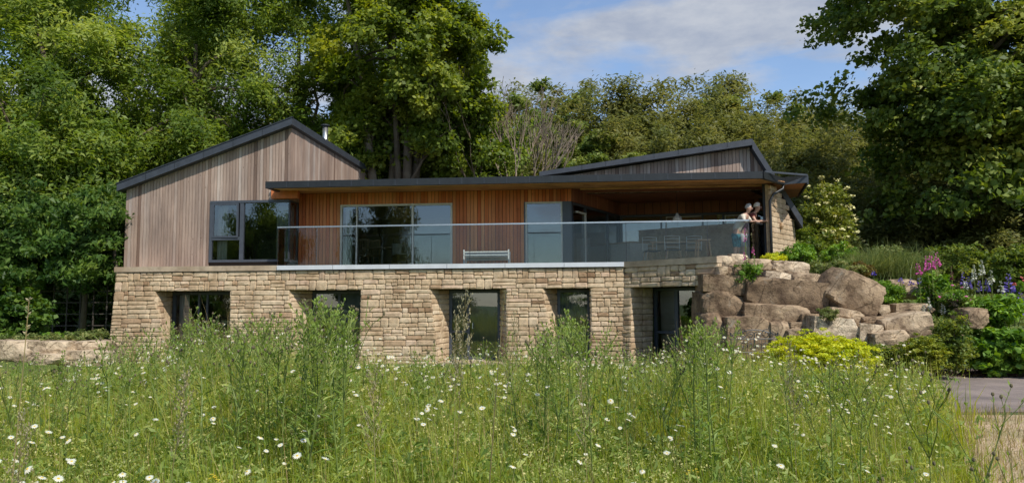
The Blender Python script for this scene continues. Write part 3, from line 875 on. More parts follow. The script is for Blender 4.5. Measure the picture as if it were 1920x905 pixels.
# the open casement, hinged left and swung out a little
ca = rad(2); hxp = w1l + F_; wd = s453 - .1 - hxp
cpl = VP((hxp, 0.77), (hxp + math.cos(ca) * wd, 0.77 - math.sin(ca) * wd))
cs = glazed('casement', cpl, 0, wd, ztr + .03, w1t - F_ - .01, .055, M['frame_dark'], parent=house, depth=.05)
curtain(PW, w1l + .1, w1l + .42, w1bz, w1t - .1, -.3, 'white curtain inside the left edge of the corner window upstairs')
curtain(PW, PW.hit(505, 430)[0], xc - .08, w1bz, w1t - .1, -.55, 'pale patterned curtain at the right of the corner window', mat=mat_plain('pale blue curtain', (0.42, 0.47, 0.44), .9, 0, 25, .35))
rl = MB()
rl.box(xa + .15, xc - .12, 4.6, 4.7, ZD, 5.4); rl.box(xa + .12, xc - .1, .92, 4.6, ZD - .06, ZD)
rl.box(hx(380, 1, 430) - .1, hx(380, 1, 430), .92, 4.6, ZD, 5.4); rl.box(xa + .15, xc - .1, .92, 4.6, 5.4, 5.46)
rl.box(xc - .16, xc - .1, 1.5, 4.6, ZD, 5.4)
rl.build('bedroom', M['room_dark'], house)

# --- central block under the canopy
PM = flat(1.5)
x_w4 = PM.hit(1072, 430)[0]
w2a, w2b = PM.hit(637, 440)[0], PM.hit(848, 440)[0]
w3a, w3b = PM.hit(985, 440)[0], PM.hit(1055, 440)[0]
zh2 = PM.hit(740, 382)[1]; zh3 = PM.hit(1020, 378)[1]
bm = MB()
bm.box(xc + .02, w2a, 1.53, 1.62, ZD - .1, ZS); bm.box(w2b, w3a, 1.53, 1.62, ZD - .1, ZS)
bm.box(w2a, w2b, 1.53, 1.62, zh2, ZS); bm.box(w3a, x_w4, 1.53, 1.62, zh3, ZS)
mw = bm.build('main_wall', M['backing'], house)
boards(PM, xc + .01, x_w4, lambda x: ZD, lambda x: ZS - .01, 0.112, M['clad_orange'], mw, [(w2a, w2b, 0, zh2), (w3a, x_w4 + .3, 0, zh3)], off=0.0)
s669, s773 = PM.hit(668, 440)[0], PM.hit(773, 440)[0]
glazed('sliding_door', PM, w2a, w2b, ZD, zh2, 0.06, M['frame_light'], [(s669, .035), (s773, .06)], off=-.02, depth=.12)
glazed('window', PM, w3a, w3b, ZD, zh3, 0.05, M['frame_light'], off=-.02, depth=.1)
pb = MB(); pb.box(w3b, x_w4, 1.49, 1.62, ZD, zh3); pb.build('corner_post', M['frame_dark'], house)
pb = MB(); pb.box(w3a - .04, w3a, 1.485, 1.62, ZD, zh3); pb.build('window_jamb', M['frame_dark'], house)
Q0 = (x_w4, 1.5); q1 = to_local(at(1163, 402, 26.4)); q2 = to_local(at(1440, 396, 25.3))
P4 = VP(Q0, q1.xy); PB = VP(q1.xy, q2.xy)
m4 = MB(); slab_quad(m4, P4, 0, P4.len, ZH - .02, ZS + .015, -.1, -.03); w4w = m4.build('angled_wall', M['backing'], house)
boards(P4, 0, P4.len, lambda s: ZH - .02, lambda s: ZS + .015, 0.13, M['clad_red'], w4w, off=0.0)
sL = P4.len
glazed('glazed_screen', P4, 0.12, sL, ZD, ZH - .03, .07, M['frame_dark'], [(P4.hit(1101, 430)[0], .09), (P4.hit(1142, 430)[0], .08)], off=-.02)
fr4 = MB(); sh = P4.hit(1101, 430)[0]
slab_quad(fr4, P4, .45, sh - .04, ZH - .32, ZH - .27, -.06, 0.0); slab_quad(fr4, P4, sh - .09, sh - .045, ZD + .05, ZH - .27, -.06, 0.002)
fr4.build('door_frame', M['frame_light'], house)
mB = MB(); slab_quad(mB, PB, 0, PB.len + .4, ZH - .02, ZS + .015, -.1, -.03); wBw = mB.build('recess_wall', M['backing'], house)
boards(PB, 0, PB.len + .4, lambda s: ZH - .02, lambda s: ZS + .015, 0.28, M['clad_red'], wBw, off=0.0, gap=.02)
glazed('glazed_screen', PB, 0, PB.len + .2, ZD, ZH - .03, .07, M['frame_dark'], [(PB.hit(u, 430)[0], .06) for u in (1240, 1318, 1357, 1407)], off=-.02)
frb = MB()
for ua, ub in ((1249, 1315), (1360, 1404)):
    a, b = PB.hit(ua, 430)[0], PB.hit(ub, 430)[0]
    slab_quad(frb, PB, a, b, ZH - .16, ZH - .13, -.05, .0); slab_quad(frb, PB, a, a + .03, ZD, ZH - .16, -.05, .001)
frb.build('door_frame', M['frame_light'], house)
# living room shell behind the glass
lr = MB()
lr.box(xc - .1, 7.4, 8.9, 9.0, ZD, 5.2); lr.box(xc - .1, 7.3, 1.64, 8.9, ZD - .08, ZD - .012)
lr.build('living_room', M['room'], house)
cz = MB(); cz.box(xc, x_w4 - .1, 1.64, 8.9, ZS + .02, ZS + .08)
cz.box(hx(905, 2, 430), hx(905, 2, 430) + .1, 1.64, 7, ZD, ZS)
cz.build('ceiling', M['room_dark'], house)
curtain(PM, w2a + .1, w2a + .33, ZD, zh2 - .06, -.25, 'white curtain gathered at the left of the large sliding door')

# deck
dk = MB()
c5 = P5.p(s5e, 0, -.3); bend = hl(1405, 430, .12)[0]
dr = to_local(at(1447, 480, 22.9))
dk.prism([(xt0 + .02, 0.03), (XR, .03), (c5.x - .3, c5.y + .4), (bend + .15, -.1), (dr.x, dr.y), (q2.x, q2.y + .2), (q1.x, q1.y), (x_w4, 1.5), (xt0 + .02, 1.5)], 2.7, 2.815)
dk.build('deck', M['floor_wood'], house)

# canopy roof
YC = -0.2
PC = flat(YC)
ZT = 5.28
cl, _ = PC.hit(499, 345); Ax, _ = PC.hit(1429, 330)
Bp = to_local(at(1469, 343, 21.7)); Cp = to_local(at(1514, 340, 21.5)); Dp = to_local(at(1480, 340, 24.5))
g_ = MB()
ZG = 5.085
def gut(p, q, h0=ZG, h1=ZT, t=.12):
    p, q = Vector((p[0], p[1], (h0 + h1) / 2)), Vector((q[0], q[1], (h0 + h1) / 2)); g_.beam(p, q, t, h1 - h0)
gut((cl, YC), (Ax, YC)); gut((Ax, YC), (Bp.x, Bp.y)); gut((cl + .06, YC + .06), (cl + .06, .55))
can = MB()
plan = [(cl, YC + .06), (Ax - .02, YC + .06), (Bp.x, Bp.y + .05), (Cp.x, Cp.y), (Dp.x + .25, Dp.y), (x_w4 + 1, 6.0), (xc + .03, 4.0), (xc + .03, .6), (cl, .5)]
can.prism(plan, [ZG + .12] * len(plan), [ZT - .01] * 2 + [ZT - .01, ZT + .04, ZT + .1, ZT + .1, ZT + .05, ZT, ZT])
cano = can.build('canopy_roof', M['gutter'], house)
g_.build('gutter', M['gutter'], cano)
fb = MB()
fb.beam((Ax + .1, YC + .12, ZT + .02), (Cp.x, Cp.y, ZT + .07), .03, .05)
fb.hexa([(Bp.x, Bp.y - .02, ZG + .02), (Cp.x, Cp.y - .02, ZG + .04), (Cp.x, Cp.y + .03, ZG + .04), (Bp.x, Bp.y + .03, ZG + .02)], [(Bp.x - .15, Bp.y - .1, ZT + .02), (Cp.x + .02, Cp.y - .02, ZT + .07), (Cp.x + .02, Cp.y + .03, ZT + .07), (Bp.x - .15, Bp.y + .03, ZT + .02)])
fb.beam((Cp.x + .01, Cp.y, ZT - .07), (Dp.x + .26, Dp.y, ZT - .07), .04, .26)
fb.build('fascia', M['metal_roof'], cano)
# soffit boards running along the facade
sf = MB(); rows = 15
for k in range(rows):
    y0, y1 = lerp(YC + .07, 1.5, k / rows), lerp(YC + .07, 1.5, (k + 1) / rows) - .008
    zz = lerp(ZG + .02, ZS, (k + .5) / rows)
    xr = lerp(Ax - .03, Bp.x - .05, min(1, k / rows * 1.7)) if k else Ax - .03
    if k / rows > .6: xr = Bp.x
    x = cl + .08 if y0 < .5 else xc + .02
    while x < xr:
        x2 = min(xr, x + R.uniform(2.2, 4.2)); sf.box(x + .002, x2 - .002, y0, y1, zz, zz + .02, R.random()); x = x2
tag(sf.build('soffit_boards', M['soffit'], cano), kind='stuff')
sr = MB()   # right part of the soffit over the stone wall
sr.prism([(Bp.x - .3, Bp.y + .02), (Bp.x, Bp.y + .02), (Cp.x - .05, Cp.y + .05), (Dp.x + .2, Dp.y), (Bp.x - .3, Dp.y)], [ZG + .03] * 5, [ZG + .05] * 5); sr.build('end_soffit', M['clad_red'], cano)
bs = MB(); bs.box(PM.hit(1088, 366)[0], Bp.x + .1, 1.5, 1.56, ZS - .045, ZS + .03, .9); bs.build('soffit_edge', M['soffit'], cano)
for u in (732, 911, 1100, 1258, 1386):
    mb = MB(); xx = hl(u, 352, .5)[0]; mb.box(xx - .09, xx + .09, .42, .6, ZG + .045, ZG + .085); mb.build('soffit_bracket', M['clad_red'], cano)
wl = MB(); xw0 = hl(513, 362, .8)[0]; wl.box(xw0, xc + .3, .62, .79, w1t + .02, ZG + .1, .3); wl.build('canopy_end_board', M['clad_orange'], cano)
rcl = MB(); rcl.prism([(x_w4 - .1, 1.62), (Bp.x + .3, 1.62), (q2.x + .8, q2.y - .1), (q2.x + .2, 8.8), (x_w4 - .1, 8.8)], ZS + .02, ZS + .09); rcl.build('recess_ceiling', M['clad_red'], house)
# post and downpipe
pp = to_local(at(1435, 420, 21.9)); mb = MB(); mb.box(pp.x - .05, pp.x + .05, pp.y - .05, pp.y + .05, ZD, ZS); mb.build('steel_post', M['frame_dark'], house)
dp = to_local(at(1445, 420, 21.45))
mb = MB(); mb.smooth = True
mb.tube([(Bp.x - .02, Bp.y - .06, ZG + .02), (Bp.x - .05, Bp.y - .08, ZG - .12), (dp.x + .1, dp.y, ZG - .3), (dp.x, dp.y, ZG - .5), (dp.x, dp.y, 3.6), (dp.x, dp.y, 2.6)], .04, 10)
mb.build('downpipe', M['gutter'], house)
ps = to_local(at(1440.5, 420, 21.75)); mb = MB(); mb.box(ps.x - .018, ps.x + .018, ps.y - .02, ps.y + .02, ZD, ZS - .1, .9); mb.build('pale_post', M['coping'], house)

# stone end wall on the right (large sawn blocks)
n0 = to_local(at(1447, 440, 21.6)); n1 = to_local(at(1491, 440, 23.2))
PS = VP(n0.xy, n1.xy)
GV = flat(2.3); R0 = GV.hit(1410, 260); R1 = GV.hit(1505, 409); RL = GV.hit(1011, 322)
dirv = (R1[1] - R0[1]) / (R1[0] - R0[0])
def vtop(s):
    q = PS.p(s, 0); return R0[1] + dirv * (q.x - R0[0]) - .24
sbk = MB()
slab_quad(sbk, PS, 0.02, PS.len, 1.5, min(vtop(0), 5.1), -.16, -.05, z1b=vtop(PS.len))
sw = sbk.build('end_wall', M['mortar'], house)
z = 2.3; k = 0; blocks = MB()
while z < 5.3:
    h = 0.155; cuts = [0] + ([.55, 1.3] if k % 2 else [.25, .95, 1.6]) + [PS.len]
    for a, b in zip(cuts[:-1], cuts[1:]):
        if b - a < .08 or a > PS.len: continue
        b = min(b, PS.len); zt_ = min(z + h, min(vtop(a), vtop(b)), 5.09)
        mb = MB()
        if zt_ - z > .05 and stone_mesh(mb, lambda s, zz: PS.p(s, zz, 0), PS.n, a, b, z, zt_, rough=.012, tone=R.uniform(.5, .85)): mb.build('block', M['stone'], sw)
    z += h; k += 1
mb = MB(); slab_quad(mb, PS, PS.len - .3, PS.len - .02, 1.2, vtop(PS.len), -6, -.1); mb.build('side_wall', M['stone'], sw)
mb = MB(); o = PS.hit(1462, 424); mb.lathe([(.0, .12), (.05, .08), (.07, 0), (.03, -.1)], 8, PS.p(o[0], o[1], .06)); 
mb.build('wall_lamp', M['pale_wood'], house)

# upper right roof and gable wall
TR = .2
slR = (R0[1] - RL[1]) / (R0[0] - RL[0])
WE = 9.2
mb = MB()
mb.hexa([(RL[0], 2.3, RL[1] - TR * .7), (R0[0], 2.3, R0[1] - TR), (R0[0], WE, R0[1] - TR), (RL[0], WE, RL[1] - TR * .7)], [(RL[0], 2.3, RL[1]), (R0[0], 2.3, R0[1]), (R0[0], WE, R0[1]), (RL[0], WE, RL[1])])
mb.hexa([(R0[0] + .005, 2.305, R0[1] - TR * 1.5), (R1[0], 2.305, R1[1] - TR * 1.5), (R1[0], WE, R1[1] - TR * 1.5), (R0[0] + .005, WE, R0[1] - TR * 1.5)], [(R0[0] + .005, 2.305, R0[1]), (R1[0], 2.305, R1[1]), (R1[0], WE, R1[1]), (R0[0] + .005, WE, R0[1])])
rr = mb.build('right_roof', M['metal_roof'], house)
PG = flat(2.6)
def rt(x): return (RL[1] + slR * (x - RL[0]) - TR if x < R0[0] else R0[1] + dirv * (x - R0[0]) - TR * 1.5)
mb = MB()
xg0 = RL[0] + .3; 
mb.hexa([(xg0, 2.63, ZS), (R0[0], 2.63, ZS), (R0[0], 2.75, ZS), (xg0, 2.75, ZS)], [(xg0, 2.63, rt(xg0)), (R0[0], 2.63, rt(R0[0] - .01)), (R0[0], 2.75, rt(R0[0] - .01)), (xg0, 2.75, rt(xg0))])
xg1 = R0[0] + 1.0
mb.hexa([(R0[0], 2.63, ZS), (xg1, 2.63, ZS), (xg1, 2.75, ZS), (R0[0], 2.75, ZS)], [(R0[0], 2.63, rt(R0[0] - .01)), (xg1, 2.63, rt(xg1)), (xg1, 2.75, rt(xg1)), (R0[0], 2.75, rt(R0[0] - .01))])
gw = mb.build('gable_wall', M['backing'], house)
boards(PG, xg0, xg1, lambda x: ZS, lambda x: rt(x) - .01, 0.112, M['clad_grey'], gw, off=0.0, joined=False)
print('boards', counts)
mb = MB(); xsn, _ = hl(530, 335, 0.5); mb.box(hx(513, .75, 335), hx(548, .75, 335), .62, .78, ZT + .02, ZT + .06); mb.build('lead_flashing', M['gutter'], house)

jt = MB()
for k in range(1, 6):
    x = lerp(xt0, xt1, k / 6); jt.box(x - .004, x + .004, -.0925, -.085, 2.70, 2.818)
tag(jt.build('deck_edge_joint', M['metal_dark'], house), kind='stuff')
jt = MB()
for k in range(1, 6):
    x = lerp(lo_[0], xe, k / 6); jt.box(x - .006, x + .006, .545, .552, roof_top(x) - TH + .01, roof_top(x) - .005)
for k in range(1, 8):
    x = lerp(RL[0] + .6, R0[0], k / 8); zt_ = RL[1] + slR * (x - RL[0]); jt.box(x - .006, x + .006, 2.294, 2.302, zt_ - TR * .7, zt_ - .005)
tag(jt.build('verge_joint', M['gutter'], house), kind='stuff')
jt = MB()
for k in range(1, 22):
    x = lerp(cl, Ax, k / 22); jt.box(x - .015, x + .015, YC - .068, YC - .058, ZG + .01, ZT - .02)
tag(jt.build('gutter_bracket', M['metal_dark'], house), kind='stuff')

# --- glass balustrade
PBa = flat(0.12)
bal = empty('balustrade', (0, 0, 0), 0, house)
js = [PBa.hit(u, 460)[0] for u in (521, 594, 667, 772, 881, 990, 1100, 1174, 1249, 1327, 1405)]
zr = ZD + 1.13
zb0 = 2.75
for a, b in zip(js[:-1], js[1:]):
    g = MB(); slab_quad(g, PBa, a + .008, b - .008, zb0, zr, 0, .0175); g.build('glass_panel', M['glass_rail'], bal)
jb = js[-1]; je = to_local(at(1443, 428, 22.5))
PD = VP((jb, .12), je.xy)
for a, b in ((0.01, PD.len * .5), (PD.len * .5 + .012, PD.len)):
    g = MB(); slab_quad(g, PD, a, b, zb0, zr, 0, .0175); g.build('glass_panel', M['glass_rail'], bal)
PE = VP((js[0], .12), (js[0], .72)); 
g = MB(); slab_quad(g, PE, 0.02, .62, zb0, zr, 0, .0175); g.build('glass_panel', M['glass_rail'], bal)
h = MB()
h.beam((js[0], .11, zr + .015), (jb, .11, zr + .015), .045, .04); h.beam((jb, .11, zr + .015), (je.x, je.y, zr + .015), .045, .04); h.beam((js[0], .11, zr + .015), (js[0], .75, zr + .015), .045, .04)
h.build('handrail', M['steel'], bal)
cm = MB()
for s in js[1:]: cm.box(s - .006, s + .006, .103, .12, zb0, zr, .5)
cm.build('panel_joint', M['metal_dark'], bal)

# ------------------------------------------------------------------ boulders
from mathutils import Euler
def boulder_mesh(name, sx, sy, sz, seed, angular=0.5, res=7, tone=0.5, rough=1.0):
    rr_ = random.Random(seed); off = Vector((rr_.uniform(0, 90), rr_.uniform(0, 90), rr_.uniform(0, 90)))
    planes = []
    for _ in range(int(5 + angular * 7)):
        n = Vector((rr_.gauss(0, 1), rr_.gauss(0, 1), rr_.gauss(0, 1))).normalized(); planes.append((n, rr_.uniform(0.86 + .26 * angular, 1.2 + .22 * angular)))
    idx = {}; vs = []; fs = []
    def vert(p):
        key = tuple(round(c, 5) for c in p)
        if key in idx: return idx[key]
        v = Vector(p); k = 0.04 + 0.60 * (1 - angular)
        v = v.lerp(v.normalized() * 1.15, k)
        for n, d in planes:
            e_ = v.dot(n) - d * 1.05
            if e_ > 0: v -= n * e_
        st_ = Vector((v.x * .8, v.y * .8, v.z * 3.2)); nn = mnoise.noise(v * 1.2 + off) * 0.05 + (abs(mnoise.noise(v * 2.6 + off)) - .25) * 0.10 + mnoise.noise(st_ + off) * 0.022 + mnoise.noise(v * 7 + off) * 0.035
        v *= 1 + nn * (1.1 - .5 * angular)
        idx[key] = len(vs); vs.append((v.x * sx / 2, v.y * sy / 2, v.z * sz / 2)); return idx[key]
    g = [(-1 + 2 * i / res) for i in range(res + 1)]
    for ax in range(3):
        for sg in (-1, 1):
            for i in range(res):
                for j in range(res):
                    q = []
                    for a, b in ((g[i], g[j]), (g[i + 1], g[j]), (g[i + 1], g[j + 1]), (g[i], g[j + 1])):
                        p = [0, 0, 0]; p[ax] = sg; p[(ax + 1) % 3] = a; p[(ax + 2) % 3] = b; q.append(vert(p))
                    if sg < 0: q.reverse()
                    fs.append(tuple(q))
    mb = MB(); mb.smooth = True; mb.add(vs, fs, tone)
    me = mb.mesh(name, M['boulder'])
    me.set_sharp_from_angle(angle=rad(24))
    return me
def boulder(rect, Y, depth, label, tilt=0, seed=0, ang=0.6, tone=0.5, res=13, group='boulders of the rock bank'):
    x0, y0, x1, y1 = rect
    p, q = at(x0, (y0 + y1) / 2, Y), at(x1, (y0 + y1) / 2, Y); zt_, zb_ = at((x0 + x1) / 2, y0, Y).z, at((x0 + x1) / 2, y1, Y).z
    me = boulder_mesh('boulder', (q.x - p.x) * 1.04, depth, (zt_ - zb_) * 1.12, seed, ang, res, tone)
    o = link_mesh('boulder', me, None, ((p.x + q.x) / 2, Y + depth * 0.35, (zt_ + zb_) / 2), (0, rad(tilt), rad(R.uniform(-6, 6))))
    tag(o, label, 'boulder', group); return o
BD = [
 ((1320, 517, 1398, 551), 18.5, 1.2, 'square upper block of brown rock beside the right end of the stone wall', 2, .95, .25),
 ((1317, 549, 1398, 600), 18.4, 1.3, 'square brown block directly under the upper block at the wall end', 1, .95, .18),
 ((1398, 526, 1547, 588), 18.3, 1.4, 'longest dark brown boulder in the middle of the rock bank', 6, .8, .12),
 ((1397, 571, 1514, 607), 18.1, 1.2, 'long tan slab of rock lying under the dark brown boulder', 4, .9, .42),
 ((1548, 516, 1652, 595), 18.1, 1.5, 'large rounded grey brown boulder tilted at the crest of the bank', 24, .35, .45),
 ((1480, 514, 1557, 544), 18.8, 1.0, 'flat wedge of rock above the right end of the dark boulder', 8, .8, .55),
 ((1444, 491, 1514, 517), 19.3, 1.0, 'pale flat topped stone at the very top of the rock bank', 3, .7, .85),
 ((1434, 511, 1487, 538), 18.9, .9, 'pale oblong stone under the flat topped stone', 8, .5, .9),
 ((1344, 480, 1374, 501), 18.9, .5, 'round pale stone on the wall end beside the balcony', 0, .2, .8),
 ((1369, 477, 1402, 497), 19.2, .5, 'pale stone second from the left along the bank crest', 5, .5, .85),
 ((1404, 486, 1452, 505), 19.3, .6, 'long grey stone on the crest below the leaning couple', 2, .6, .7),
 ((1362, 499, 1400, 519), 18.7, .7, 'grey brown stone resting on the square upper block', 3, .7, .35),
 ((1344, 500, 1363, 519), 18.6, .5, 'small tan stone at the joint of wall and rock bank', 0, .6, .6),
 ((1550, 580, 1618, 610), 17.7, 1.0, 'smooth greyish boulder lying under the large tilted boulder', 10, .4, .55),
 ((1524, 597, 1604, 636), 17.3, 1.0, 'jagged cream coloured boulder behind the yellow green shrub', 6, .9, .95),
 ((1504, 589, 1536, 614), 17.8, .6, 'small square brown stone left of the cream boulder', 0, .8, .35),
 ((1358, 597, 1445, 665), 17.9, 1.2, 'grey brown block behind the wrought iron gate', 1, .85, .35),
 ((1318, 592, 1368, 680), 18.1, 1.2, 'mossy block at the lower left corner of the rock bank', 0, .8, .3),
 ((1443, 605, 1480, 660), 17.8, .8, 'tan block to the right of the iron gate scrolls', 0, .8, .5),
 ((1476, 604, 1526, 620), 17.8, .8, 'low tan stone below the long tan slab', 0, .8, .45),
 ((1474, 617, 1526, 640), 17.6, .8, 'low flat stone partly hidden by the yellow green shrub', 0, .7, .5),
 ((1612, 594, 1668, 608), 17.6, .8, 'thin dark flat stone right of the grey boulder', 0, .8, .3),
 ((1650, 592, 1742, 632), 17.3, 1.3, 'broad sloping pale slab in the lower bank on the right', -10, .75, .72),
 ((1610, 609, 1652, 645), 17.2, .9, 'rough pale stone between the cream boulder and sloping slab', 5, .9, .85),
 ((1634, 622, 1700, 652), 16.9, 1.0, 'low tan boulder in front of the sloping slab', -6, .6, .65),
 ((1668, 570, 1744, 594), 18.2, 1.2, 'flat terrace stone above the sloping slab', 0, .8, .55),
 ((1686, 538, 1756, 559), 19.2, .9, 'long pale terrace stone among the bank plants', 2, .8, .75),
 ((1668, 524, 1716, 539), 19.9, .8, 'short terrace stone at the top of the planted bank', 0, .8, .65),
 ((1811, 579, 1850, 614), 16.9, .8, 'upright brown stone below the purple flower spikes', 0, .5, .38),
 ((1786, 629, 1818, 657), 16.3, .6, 'small brown stone at the left edge of the leafy ground cover', 0, .4, .4),
 ((1533, 543, 1552, 563), 18.5, .5, 'small wedge stone caught between the dark and the tilted boulder', 30, .6, .3),
 ((1646, 572, 1668, 590), 18.0, .5, 'small pale stone just right of the large tilted boulder', 0, .6, .7),
 ((1398, 598, 1420, 612), 18.2, .5, 'small pinning stone under the left end of the tan slab', 0, .6, .4),
]
for i, (rc, Y, dp_, lab, tl, an, tn) in enumerate(BD):
    boulder(rc, Y, dp_, lab, tl, 100 + i, an, tn)
LB = [((-30, 640, 60, 676), 16.2, 'leftmost flat pale rock of the low wall on the left'), ((58, 641, 126, 668), 16.3, 'broad pale rock in the low wall, right of the leftmost rock'),
      ((126, 640, 190, 660), 16.6, 'weathered flat rock at the right end of the low wall'), ((60, 664, 118, 682), 16.0, 'lower rock under the broad pale rock of the low wall'), ((112, 658, 200, 684), 16.3, 'lower rock under the right end of the low wall')]
for i, (rc, Y, lab) in enumerate(LB): boulder(rc, Y, .9, lab, 1, 300 + i, .9, .78, group='rocks of the low wall on the left')
EARTH = mat_stone('bank soil', [(0, (0.045, 0.032, 0.022)), (1, (0.08, 0.058, 0.04))], nsc=8, bstr=1.0, bdist=0.05)

# ------------------------------------------------------------------ foliage
def leaves(C, rad_, per, size, out=None, flat_=0.55, tone_c=None, spread=0.22, upw=0.75, rng=None, aspect=0.5, droop=0.25, sizevar=0.55):
    """leaf quads around clump centres; returns V, F, T"""
    rng = rng or NR
    C = np.asarray(C, dtype=float); n = len(C)
    N_ = n * per
    c = np.repeat(C, per, 0); r_1 = np.repeat(np.broadcast_to(rad_, (n,)), per)[:, None]
    g = rng.normal(size=(N_, 3)); g /= np.maximum(1e-6, np.linalg.norm(g, axis=1, keepdims=True)); g *= rng.random((N_, 1)) ** 0.45
    g[:, 2] *= flat_
    P = c + g * r_1
    o = np.repeat(out, per, 0) if out is not None else 0
    nrm = rng.normal(size=(N_, 3)) * 0.55 + o * 0.55 + np.array([0, 0, upw])
    nrm /= np.linalg.norm(nrm, axis=1, keepdims=True)
    t = rng.normal(size=(N_, 3)); t -= nrm * (t * nrm).sum(1, keepdims=True); t /= np.linalg.norm(t, axis=1, keepdims=True)
    b = np.cross(nrm, t)
    s = size * (1 + sizevar * rng.uniform(-1, 1, (N_, 1)))
    L = t * s; W = b * s * aspect
    V = np.empty((N_, 4, 3))
    V[:, 0] = P - L * 0.5; V[:, 1] = P + W * 0.5 + L * 0.05; V[:, 2] = P + L * 0.5 - nrm * s * droop; V[:, 3] = P - W * 0.5 + L * 0.05
    tc_ = np.repeat(tone_c if tone_c is not None else np.full(n, 0.5), per)
    T = np.clip(tc_ + rng.normal(size=N_) * spread * 0.9, 0, 1)
    Fc = np.arange(N_ * 4).reshape(N_, 4)
    return V.reshape(-1, 3), Fc, np.repeat(T, 4)

def crown_clumps(ells, nb, nc, rb, rng, shell=0.75, bflat=0.5):
    """two-level: boughs on the shell of the ellipsoids, clumps over each bough"""
    vol = np.array([a[3] * a[4] * a[5] for a in ells]); vol = vol ** 0.75; pick = rng.choice(len(ells), nb, p=vol / vol.sum())
    E = np.array(ells)[pick]
    d = rng.normal(size=(nb, 3)); d /= np.linalg.norm(d, axis=1, keepdims=True)
    rr_ = shell + (1 - shell) * rng.random((nb, 1)); inner = rng.random((nb, 1)) < 0.28; rr_ = np.where(inner, rng.random((nb, 1)) * shell, rr_)
    B = E[:, :3] + d * E[:, 3:6] * rr_ * (1 + 0.14 * rng.normal(size=(nb, 1)))
    rbv = rb * rng.uniform(0.6, 1.35, nb)
    bt = np.clip(0.5 + 0.2 * rng.normal(size=nb), 0.05, 0.95)
    c = np.repeat(B, nc, 0); g = rng.normal(size=(nb * nc, 3)); g /= np.linalg.norm(g, axis=1, keepdims=True)
    g *= rng.random((nb * nc, 1)) ** 0.4; g[:, 2] *= bflat
    C = c + g * np.repeat(rbv, nc)[:, None]
    C[:, 2] -= (g[:, 0] ** 2 + g[:, 1] ** 2) * np.repeat(rbv, nc) * 0.25
    ctr = E[:, :3].mean(0); out = C - np.repeat(E[:, :3], nc, 0); out /= np.maximum(1e-6, np.linalg.norm(out, axis=1, keepdims=True))
    return B, C, out, np.clip(np.repeat(bt, nc) + 0.1 * rng.normal(size=nb * nc), 0, 1)

def limb(mb, a, b, r_a, r_b, sag=0.12, seg=5, n=5, wob=0.06, tone=0.5, rr_=R):
    a, b = Vector(a), Vector(b); L = (b - a).length; pts = []; rs = []
    side = Vector((rr_.gauss(0, 1), rr_.gauss(0, 1), 0)) * L * wob
    for i in range(seg + 1):
        t = i / seg; p = a.lerp(b, t); p += Vector((0, 0, 1)) * L * sag * math.sin(math.pi * t) + side * math.sin(math.pi * t) + Vector((rr_.gauss(0, 1), rr_.gauss(0, 1), rr_.gauss(0, 1))) * L * 0.015 * (0 < i < seg)
        pts.append(p); rs.append(r_a + (r_b - r_a) * t ** 0.8)
    mb.tube(pts, rs, n, tone, cap=False)

